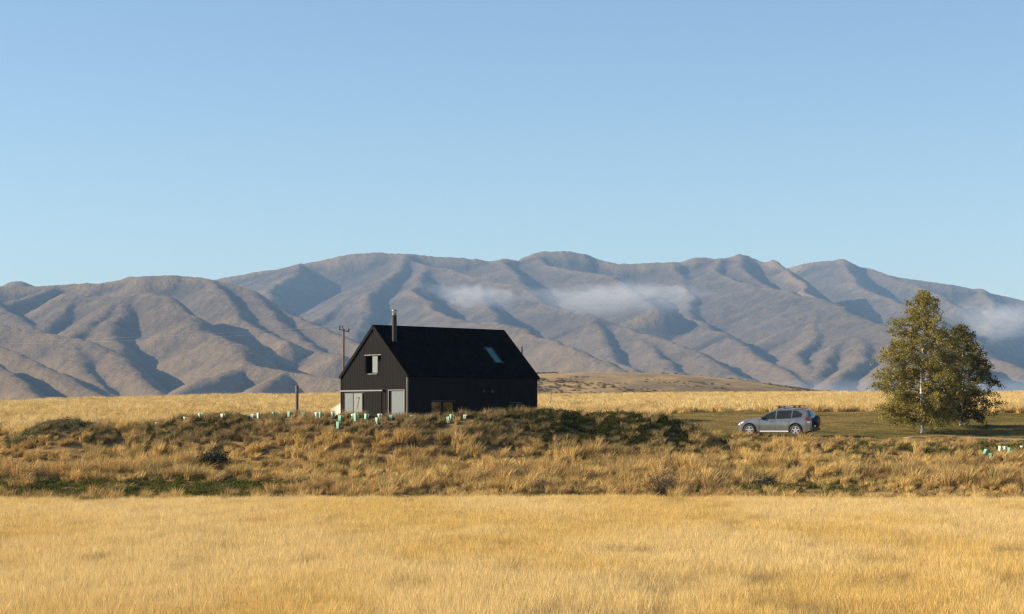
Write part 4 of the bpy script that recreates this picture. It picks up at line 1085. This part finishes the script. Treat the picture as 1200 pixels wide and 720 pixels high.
# ------------------------------------------------------------------ shrubs on the bank
def shrub(px, y, width, height, n_st, n_leaf, seed, lm, label, d0=98, d1=127, upright=.5, lsz=.03):
    X_, D_, Z_ = hit(px, y, d0, d1); g = np.random.default_rng(seed)
    root = empty('shrub', (X_, D_, Z_)); tag(root, label, 'shrub', 'shrubs growing on the bank')
    mb = MB(); C = []
    for i in range(n_st):
        az = g.random() * 6.28; out = width / 2 * (.2 + .8 * g.random()); hh = height * (.55 + .45 * g.random()) * (1 - .45 * (out / (width / 2)) ** 2)
        p0 = np.array([g.normal(0, .12), g.normal(0, .12), -.05]); p2 = np.array([math.cos(az) * out, math.sin(az) * out, hh]); p1 = p0 * .5 + p2 * .5 + np.array([0, 0, hh * .15 * upright])
        mb.tube([p0, p1, p2], [.018, .012, .005], 4, cap=False)
        for j in range(5):
            u = .4 + .6 * g.random(); q0 = p1 + (p2 - p1) * (u - .4) / .6; q1 = q0 + g.normal(0, .16, 3) + np.array([0, 0, .08])
            mb.tube([q0, q1], [.006, .003], 3, cap=False)
            C.append(q1 + g.normal(0, .07, (max(1, n_leaf // (n_st * 5)), 3)))
    tag(mb.build('stems', M['twig'], root), kind='stuff')
    V, q = leaf_arrays(np.concatenate(C), lsz, g); tag(link('foliage', np_mesh('foliage', V, q), lm, root), kind='stuff')
LMd = leaf_mat('withered_leaf', [(.035, .028, .018), (.07, .05, .028), (.16, .11, .06), (.30, .22, .13)], .2)
LMo = leaf_mat('dark_shrub_leaf', [(.02, .024, .008), (.04, .045, .014), (.07, .065, .025)], .2)
shrub(776, 581, 2.3, 1.5, 46, 900, 1, LMd, 'wide twiggy brown shrub with pale seed heads low on the bank below the car', 98.5, 112, .5, .032)
shrub(634, 578, 1.1, .75, 22, 320, 2, LMd, 'small twiggy brown shrub at the bank foot below the house\'s right end', 98.5, 112, .5, .03)
shrub(250, 548, 2.2, .85, 40, 2600, 3, LMo, 'dark rounded evergreen shrub half way down the bank on the left', 104, 122, .3, .05)
shrub(812, 508, 1.6, .5, 26, 700, 4, LMd, 'low dark brown shrub at the berm\'s right end', 112, 127, .4, .035)
shrub(900, 574, 1.4, .55, 26, 900, 6, LMo, 'low dark green shrub at the bank foot below the car\'s tailgate', 98.5, 112, .3, .045)

# ------------------------------------------------------------------ track beside the trees
xs = np.linspace(P(1060, 0, 126.6).x, P(1235, 0, 126.6).x, 60); V = []
for xx in xs:
    d = 126.8 + .35 * math.sin(xx * .3); hw = .22 + .12 * math.sin(xx * 1.1)
    for dd in (d - hw, d + hw): V.append((xx, dd, gz(xx, dd) + .03))
V = np.array(V); q = np.array([(2*i, 2*i+2, 2*i+3, 2*i+1) for i in range(59)])
tag(link('path', np_mesh('path', V, q), M['track']), kind='structure')

# ------------------------------------------------------------------ car
CD = 128.6
cp = P(911.5, 511, CD)
CYAW = R(180 - 23)      # nose towards the left and a little away
ch = Vector((math.cos(CYAW), math.sin(CYAW), 0))
cz_ = gz(cp.x, CD)
car = empty('parked_car', (cp.x, CD, cz_), CYAW)
tag(car, 'silver grey estate SUV with roof bars and rear spare wheel parked on the mown grass', 'car'); car.scale = (1.10, 1.08, 1.04)
# local axes: +x forward, +y left (the side the camera sees), z up; s = distance from the nose
LEN = 4.36
def lx(s): return LEN / 2 - s
WH, WR = (.75, 3.45), .355
Sx  = [0, .04, .12, .30, .60, .95, 1.20, 1.32, 1.70, 2.02, 2.35, 2.80, 3.30, 3.75, 4.02, 4.12, 4.24, 4.33, 4.36]
Zt  = [.70, .84, .92, .985, 1.04, 1.08, 1.105, 1.135, 1.375, 1.56, 1.64, 1.675, 1.665, 1.635, 1.60, 1.53, 1.26, 1.02, .92]
def ztop(s): return float(np.interp(s, Sx, Zt))
def zbelt(s): return min(float(np.interp(s, [0, .3, 1.2, 2.4, 3.6, 4.36], [.70, .86, .985, 1.02, 1.075, 1.10])), ztop(s) - .025)
def wbelt(s): return float(np.interp(s, [0, .05, .2, .5, 1.0, 3.4, 4.0, 4.25, 4.36], [.50, .66, .77, .835, .87, .885, .86, .80, .74]))
def wmid(s): return wbelt(s) + .028
def wroof(s): return float(np.interp(s, [0, .3, .9, 1.2, 1.7, 2.1, 3.4, 4.02, 4.2, 4.36], [.40, .58, .66, .70, .665, .635, .63, .60, .60, .60]))
def zsill(s):
    z = float(np.interp(s, [0, .10, .35, 4.0, 4.3, 4.36], [.34, .26, .24, .24, .32, .40]))
    for w_ in WH:
        d = abs(s - w_)
        if d < .415: z = max(z, .35 + math.sqrt(.415 ** 2 - d * d))
    return z
def zedge(s): return max(zbelt(s) + .01, ztop(s) - (.07 if s > 1.9 else .03 + .02 * min(1, max(0, (s - 1.2) / .7))))
stn = sorted(set([round(i * .05, 3) for i in range(88)] + Sx + [LEN]))
stn = [s for s in stn if s <= LEN]
V, Q = [], []
K = 0
for s in stn:
    zb_, zt_, ws_ = zsill(s), ztop(s), wmid(s)
    zbl = zbelt(s); wb = wbelt(s); ze = zedge(s); wr_ = min(wroof(s), wb - .01)
    low = min(zb_ + .02, zbl - .05); zm1 = max(low + .01, min(.60, zbl - .08)); zm2 = max(zm1 + .01, min(.86, zbl - .03))
    prof = [(0, zb_), (ws_ - .10, zb_), (ws_ - .012, low), (ws_, zm1), (ws_ + .004, zm2), (wb, zbl), (wb + (wr_ - wb) * .5 + .012, zbl + (ze - zbl) * .5), (wr_, ze), (wr_ * .82, ze + (zt_ - ze) * .62), (0, zt_)]
    ring = prof + [(-a, z) for (a, z) in prof[-2:0:-1]]
    K = len(ring); V += [(lx(s), a, z) for (a, z) in ring]
for i in range(len(stn) - 1):
    for k in range(K): Q.append((i * K + k, i * K + (k + 1) % K, (i + 1) * K + (k + 1) % K, (i + 1) * K + k))
mb = MB(); mb.add(V, Q); mb.add(V[:K], [tuple(range(K))]); mb.add(V[-K:], [tuple(range(K))[::-1]])
body = mb.build('body', M['paint'], car, smooth=True)
bm = bmesh.new(); bm.from_mesh(body.data); bmesh.ops.remove_doubles(bm, verts=bm.verts, dist=.0005); bmesh.ops.recalc_face_normals(bm, faces=bm.faces)
for e in bm.edges:
    if len(e.link_faces) == 2 and e.calc_face_angle(0) > .6: e.smooth = False
bm.to_mesh(body.data); bm.free()
def side_w(s, z):
    zbl, ze = zbelt(s), zedge(s); wb = wbelt(s); wr_ = min(wroof(s), wb - .01)
    if z <= zbl: return wmid(s)
    t = min(1, (z - zbl) / max(.01, ze - zbl))
    return wb + (wr_ - wb) * t + .024 * t * (1 - t) * 2
def side_panel(poly, off, mat_, name, sides=(1, -1), parent=car, nseg=1):
    """polygon strip given as (s, zlow, zhigh) columns, laid on the body side"""
    for sg in sides:
        mb = MB(); v = []; rows = 4
        for (s, z0, z1) in poly:
            for r_ in range(rows + 1):
                z = z0 + (z1 - z0) * r_ / rows; v.append((lx(s), sg * (side_w(s, z) + off), z))
        f = []
        for i in range(len(poly) - 1):
            for r_ in range(rows):
                a = i * (rows + 1) + r_; f.append((a, a + rows + 1, a + rows + 2, a + 1))
        mb.add(v, f); o = mb.build(name, mat_, parent, smooth=True)
    return o
def cols(s0, s1, zl, zh, n=8):
    return [(s0 + (s1 - s0) * i / n, zl(s0 + (s1 - s0) * i / n), max(zl(s0 + (s1 - s0) * i / n) + .004, zh(s0 + (s1 - s0) * i / n))) for i in range(n + 1)]
zl = lambda s: zbelt(s) + .035
zh = lambda s: min(zedge(s) - .035, np.interp(s, [1.3, 1.95, 2.2, 3.3, 3.9], [1.06, 1.49, 1.545, 1.55, 1.50]))
glass_c = noise_mat('dark_car_window', (.012, .013, .012), (.024, .025, .023), 2.2, .06, 0, spec=.5)
side_panel(cols(1.42, 2.26, zl, zh, 10), .006, glass_c, 'side_window')
side_panel(cols(2.33, 3.18, zl, zh), .006, glass_c, 'side_window')
side_panel([(s, a + .0 + max(0, (s - 3.24) * .10), b - max(0, (s - 3.50) * .55)) for (s, a, b) in cols(3.24, 3.80, zl, zh)], .006, glass_c, 'side_window')
side_panel(cols(1.28, 3.92, lambda s: zbelt(s) + .012, lambda s: zbelt(s) + .03, 16), .010, M['black'], 'window_trim')
side_panel([(s, .25, .335) for s in np.linspace(1.38, 3.05, 8)], .018, M['chrome'], 'side_step')
for s_ in (1.36, 2.295, 3.12):
    side_panel([(s_ - .006, .37, zbelt(s_) - .01), (s_ + .006, .37, zbelt(s_) - .01)], .003, M['black'], 'door_gap')
for s_ in (2.06, 2.95):
    for sg in (1, -1):
        mb = MB(); w_ = side_w(s_, .90); mb.box(lx(s_) - .10, min(sg * w_, sg * (w_ + .03)), .885, lx(s_) + .10, max(sg * w_, sg * (w_ + .03)), .925)
        mb.build('door_handle', M['paint'], car, bevel=.008)
# windscreen and rear window laid on the body top
def top_panel(s0, s1, wf, off, mat_, name, n=8):
    mb = MB(); v = []
    for i in range(n + 1):
        s = s0 + (s1 - s0) * i / n; zt_ = ztop(s); ze = zedge(s); wr_ = min(wroof(s), wbelt(s) - .01)
        nrm = Vector((ztop(s + .01) - ztop(s - .01), 0, .02)).normalized(); nrm.x = nrm.x
        for j in range(-4, 5):
            a = j / 4 * wf; 
            if abs(a) <= .82: z = zt_ + (ze + (zt_ - ze) * .62 - zt_) * abs(a) / .82
            else: z = ze + (zt_ - ze) * .62 * (1 - (abs(a) - .82) / .18)
            v.append((lx(s) + nrm.x * off, a * wr_, z + nrm.z * off))
    f = [(i * 9 + j, (i + 1) * 9 + j, (i + 1) * 9 + j + 1, i * 9 + j + 1) for i in range(n) for j in range(8)]
    mb.add(v, f); return mb.build(name, mat_, car, smooth=True)
top_panel(1.36, 1.98, .90, .008, glass_c, 'windscreen')
top_panel(4.10, 4.25, .86, .010, glass_c, 'rear_window')
# black panel painting the shade on the rear face, bumper, lamps
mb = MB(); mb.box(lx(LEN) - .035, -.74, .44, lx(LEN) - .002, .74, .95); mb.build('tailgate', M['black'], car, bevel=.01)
mb = MB(); mb.box(lx(LEN) - .10, -.80, .34, lx(LEN) + .10, .80, .52); mb.build('rear_bumper', M['black'], car, bevel=.03)
mb = MB(); mb.box(lx(0) - .10, -.62, .30, lx(0) + .035, .62, .52); mb.build('front_bumper', M['paint'], car, bevel=.03)
mb = MB(); mb.box(lx(0) - .02, -.40, .56, lx(0) + .02, .40, .70); mb.build('grille', M['black'], car, bevel=.008)
for sg in (1, -1):
    side_panel([(s, z0, z1) for s, z0, z1 in ((4.02, 1.00, 1.12), (4.10, .95, 1.15), (4.18, .92, 1.12), (4.28, .92, 1.00))], .012, M['redlamp'], 'tail_lamp', (sg,))
    side_panel([(s, z0, z1) for s, z0, z1 in ((4.12, .80, .895), (4.28, .80, .895))], .012, M['clearlamp'], 'reverse_lamp', (sg,))
    side_panel([(s, z0, z1) for s, z0, z1 in ((.05, .66, .70), (.16, .69, .78), (.30, .76, .85), (.42, .83, .87))], .010, M['clearlamp'], 'headlight', (sg,))
    mb = MB(); w_ = side_w(1.52, 1.05); y_ = sg * (w_ + .10); mb.box(lx(1.52) - .06, y_ - .09, 1.01, lx(1.52) + .06, y_ + .09, 1.17); mb.build('door_mirror', M['black'], car, bevel=.03)
# spare wheel under a hard cover
mb = MB(); x0_ = lx(LEN)
mb.tube([(x0_ + .0, .05, .90), (x0_ - .05, .05, .90), (x0_ - .20, .05, .90), (x0_ - .245, .05, .90)], [.30, .345, .345, .29], 28); mb.build('spare_wheel', M['cover'], car)
mb = MB(); mb.box(lx(LEN) - .125, .30, .56, lx(LEN) - .102, .66, .67); mb.build('number_plate', M['plate'], car)
# underside
mb = MB(); mb.box(lx(4.1), -.62, .22, lx(.3), .62, .60); mb.build('underbody', M['black'], car)
for w_ in WH:
    mb = MB(); mb.tube([(lx(w_), -.66, .36), (lx(w_), .66, .36)], .40, 24); mb.build('wheel_arch', M['black'], car)
# wheels
def wheel(s, sg):
    w = empty('wheel', (lx(s), sg * .79, WR + .005)); w.parent = car
    mb = MB(); prof = [(-.10, .24), (-.11, .31), (-.085, .345), (0, WR), (.085, .345), (.11, .31), (.10, .24)]; n = 28
    v = [(r_ * math.cos(2*math.pi*k/n), o_, r_ * math.sin(2*math.pi*k/n)) for (o_, r_) in prof for k in range(n)]
    mb.add(v, [(i*n+k, i*n+(k+1) % n, (i+1)*n+(k+1) % n, (i+1)*n+k) for i in range(len(prof)-1) for k in range(n)])
    mb.build('tyre', M['rubber'], w, smooth=True)
    mb = MB(); o0 = sg * .085
    mb.tube([(0, sg * .02, 0), (0, sg * .03, 0)], .245, 24)
    r_ = mb.build('hub_plate', M['black'], w)
    mb = MB()
    n = 24; v = []
    for rr, oo in ((.245, o0), (.205, o0 + sg * .008), (.205, o0 - sg * .03), (.245, o0 - sg * .05)):
        v += [(rr * math.cos(2*math.pi*k/n), oo, rr * math.sin(2*math.pi*k/n)) for k in range(n)]
    mb.add(v, [(i*n+k, i*n+(k+1) % n, ((i+1) % 4)*n+(k+1) % n, ((i+1) % 4)*n+k) for i in range(4) for k in range(n)])
    for k in range(5):
        t = 2*math.pi*k/5 + .3; c_, s_ = math.cos(t), math.sin(t)
        pts = [(.04, .055), (.21, .034), (.21, -.034), (.04, -.055)]
        a0, a1 = sorted((o0 - sg * .025, o0 + sg * .004))
        vv = [(p*c_ - q*s_, a, p*s_ + q*c_) for a in (a0, a1) for (p, q) in pts]
        mb.add(vv, [(0,1,2,3),(7,6,5,4),(0,4,5,1),(1,5,6,2),(2,6,7,3),(3,7,4,0)])
    mb.tube([(0, o0 - sg*.03, 0), (0, o0 + sg*.010, 0)], .07, 12)
    mb.build('rim', M['rim'], w)
for s in WH:
    for sg in (1, -1): wheel(s, sg)
# roof rails and cross bars with ski clamps
for sg in (1, -1):
    mb = MB(); pts = [(lx(s), sg * .60, z) for s, z in ((2.15, ztop(2.15) - .03), (2.3, ztop(2.3) + .04), (3.0, ztop(3.0) + .05), (3.7, ztop(3.7) + .045), (3.9, ztop(3.9) - .04))]
    mb.tube(pts, .018, 8); mb.build('roof_rail', M['steel'], car)
for s in (2.42, 3.30):
    rk = empty('roof_bar', (lx(s), 0, ztop(s))); rk.parent = car
    mb = MB(); mb.box(-.035, -.68, .075, .035, .68, .105); mb.build('bar', M['black'], rk, bevel=.006)
    for sg in (1, -1):
        mb = MB(); mb.box(-.05, sg*.60 - .035, .03, .05, sg*.60 + .035, .08); mb.build('foot', M['black'], rk)
    for y_ in (-.56, .48):
        mb = MB(); mb.prism([(-.36, .15), (-.05, .15), (-.05, .10), (.05, .10), (.05, .15), (.22, .15), (.22, .185), (-.36, .185)], 'y', y_ - .04, y_ + .04); mb.build('ski_clamp', M['black'], rk)

# ------------------------------------------------------------------ air: haze, low cloud and valley mist
def vol_mat(name, dens, col, noise=None, aniso=0.0):
    m = bpy.data.materials.new(name); m.use_nodes = True; nt = m.node_tree
    nt.nodes.remove(nt.nodes['Principled BSDF']); out = nt.nodes['Material Output']
    pv = N(nt, 'ShaderNodeVolumePrincipled'); pv.inputs['Color'].default_value = (*col, 1); pv.inputs['Density'].default_value = dens; pv.inputs['Anisotropy'].default_value = aniso
    nt.links.new(pv.outputs[0], out.inputs['Volume'])
    if noise:
        scale, stretch, lo, hi, fall = noise
        tc = N(nt, 'ShaderNodeTexCoord')
        mp = N(nt, 'ShaderNodeMapping'); mp.inputs['Scale'].default_value = stretch; nt.links.new(tc.outputs['Object'], mp.inputs[0])
        n = N(nt, 'ShaderNodeTexNoise'); n.inputs['Scale'].default_value = scale; n.inputs['Detail'].default_value = 8; n.inputs['Roughness'].default_value = .66; n.inputs['Distortion'].default_value = .9
        nt.links.new(mp.outputs[0], n.inputs['Vector'])
        ln = N(nt, 'ShaderNodeVectorMath', operation='LENGTH')
        nt.links.new(tc.outputs['Object'], ln.inputs[0])      # unit sphere scaled by the object: length = 1 at the skin
        fo = N(nt, 'ShaderNodeMapRange', interpolation_type='SMOOTHSTEP'); fo.inputs['From Min'].default_value = 1; fo.inputs['From Max'].default_value = fall
        nt.links.new(ln.outputs['Value'], fo.inputs[0])
        ad = N(nt, 'ShaderNodeMath', operation='ADD'); sb_ = N(nt, 'ShaderNodeMath', operation='SUBTRACT'); sb_.inputs[0].default_value = 0
        md = N(nt, 'ShaderNodeMapRange'); md.inputs['From Min'].default_value = lo; md.inputs['From Max'].default_value = hi; md.inputs['To Max'].default_value = dens
        # noise threshold rises towards the skin, so the edge frays
        sh_ = N(nt, 'ShaderNodeMath', operation='MULTIPLY_ADD'); sh_.inputs[1].default_value = .45; sh_.inputs[2].default_value = -.45
        nt.links.new(fo.outputs[0], sh_.inputs[0]); nt.links.new(n.outputs[0], ad.inputs[0]); nt.links.new(sh_.outputs[0], ad.inputs[1])
        nt.links.new(ad.outputs[0], md.inputs[0])
        mu = N(nt, 'ShaderNodeMath', operation='MULTIPLY'); nt.links.new(md.outputs[0], mu.inputs[0]); nt.links.new(fo.outputs[0], mu.inputs[1])
        nt.links.new(mu.outputs[0], pv.inputs['Density'])
        nt.nodes.remove(sb_)
    return m

def cloud(name, px, y, D, rx, ry, rz, m_, label, tilt=0, yaw=0):
    bm = bmesh.new(); bmesh.ops.create_icosphere(bm, subdivisions=3, radius=1)
    me = bpy.data.meshes.new(name); bm.to_mesh(me); bm.free()
    o = link(name, me, m_); o.location = P(px, y, D); o.scale = (rx, ry, rz); o.rotation_euler = (0, tilt, yaw)
    tag(o, label, 'cloud', kind='stuff'); return o
CM = vol_mat('cloud_wisp', .014, (.95, .96, 1), (2.3, (1.8, 1, 1), .26, .72, .1))
cloud('cloud', 722, 350, 5250, 430, 220, 88, CM, 'long thin cloud wisp across the middle of the far hills', R(0))
cloud('cloud', 556, 347, 5300, 225, 170, 66, CM, 'faint small cloud wisp left of the long one, above the house', R(6))
cloud('cloud', 1180, 376, 5000, 235, 220, 95, CM, 'broad pale cloud bank on the hillside at the right edge', R(5))
FM = vol_mat('valley_mist', .0019, (.55, .66, .82), (.8, (1, 1, 1), .05, .5, .15))
def mist(px, yc, D, rx, ry, h, label, m_):
    o = cloud('mist', px, yc, D, rx, ry, h, m_, label); return o
mist(1130, 456, 3600, 620, 420, 32, 'flat layer of bluish valley mist at the foot of the hills, right', FM)
FM2 = vol_mat('thin_mist', .0007, (.75, .83, 1), (1.2, (1, 1, 1), .1, .5, .1))
mist(250, 466, 2600, 260, 160, 16, 'faint mist at the foot of the left hills', FM2)

hz = MB(); hz.box(-5300, -320, -27, 5300, 9300, 640)
hm = vol_mat('haze_air', 6.2e-5, (.40, .66, 1.0))
tag(hz.build('haze', hm), kind='stuff')
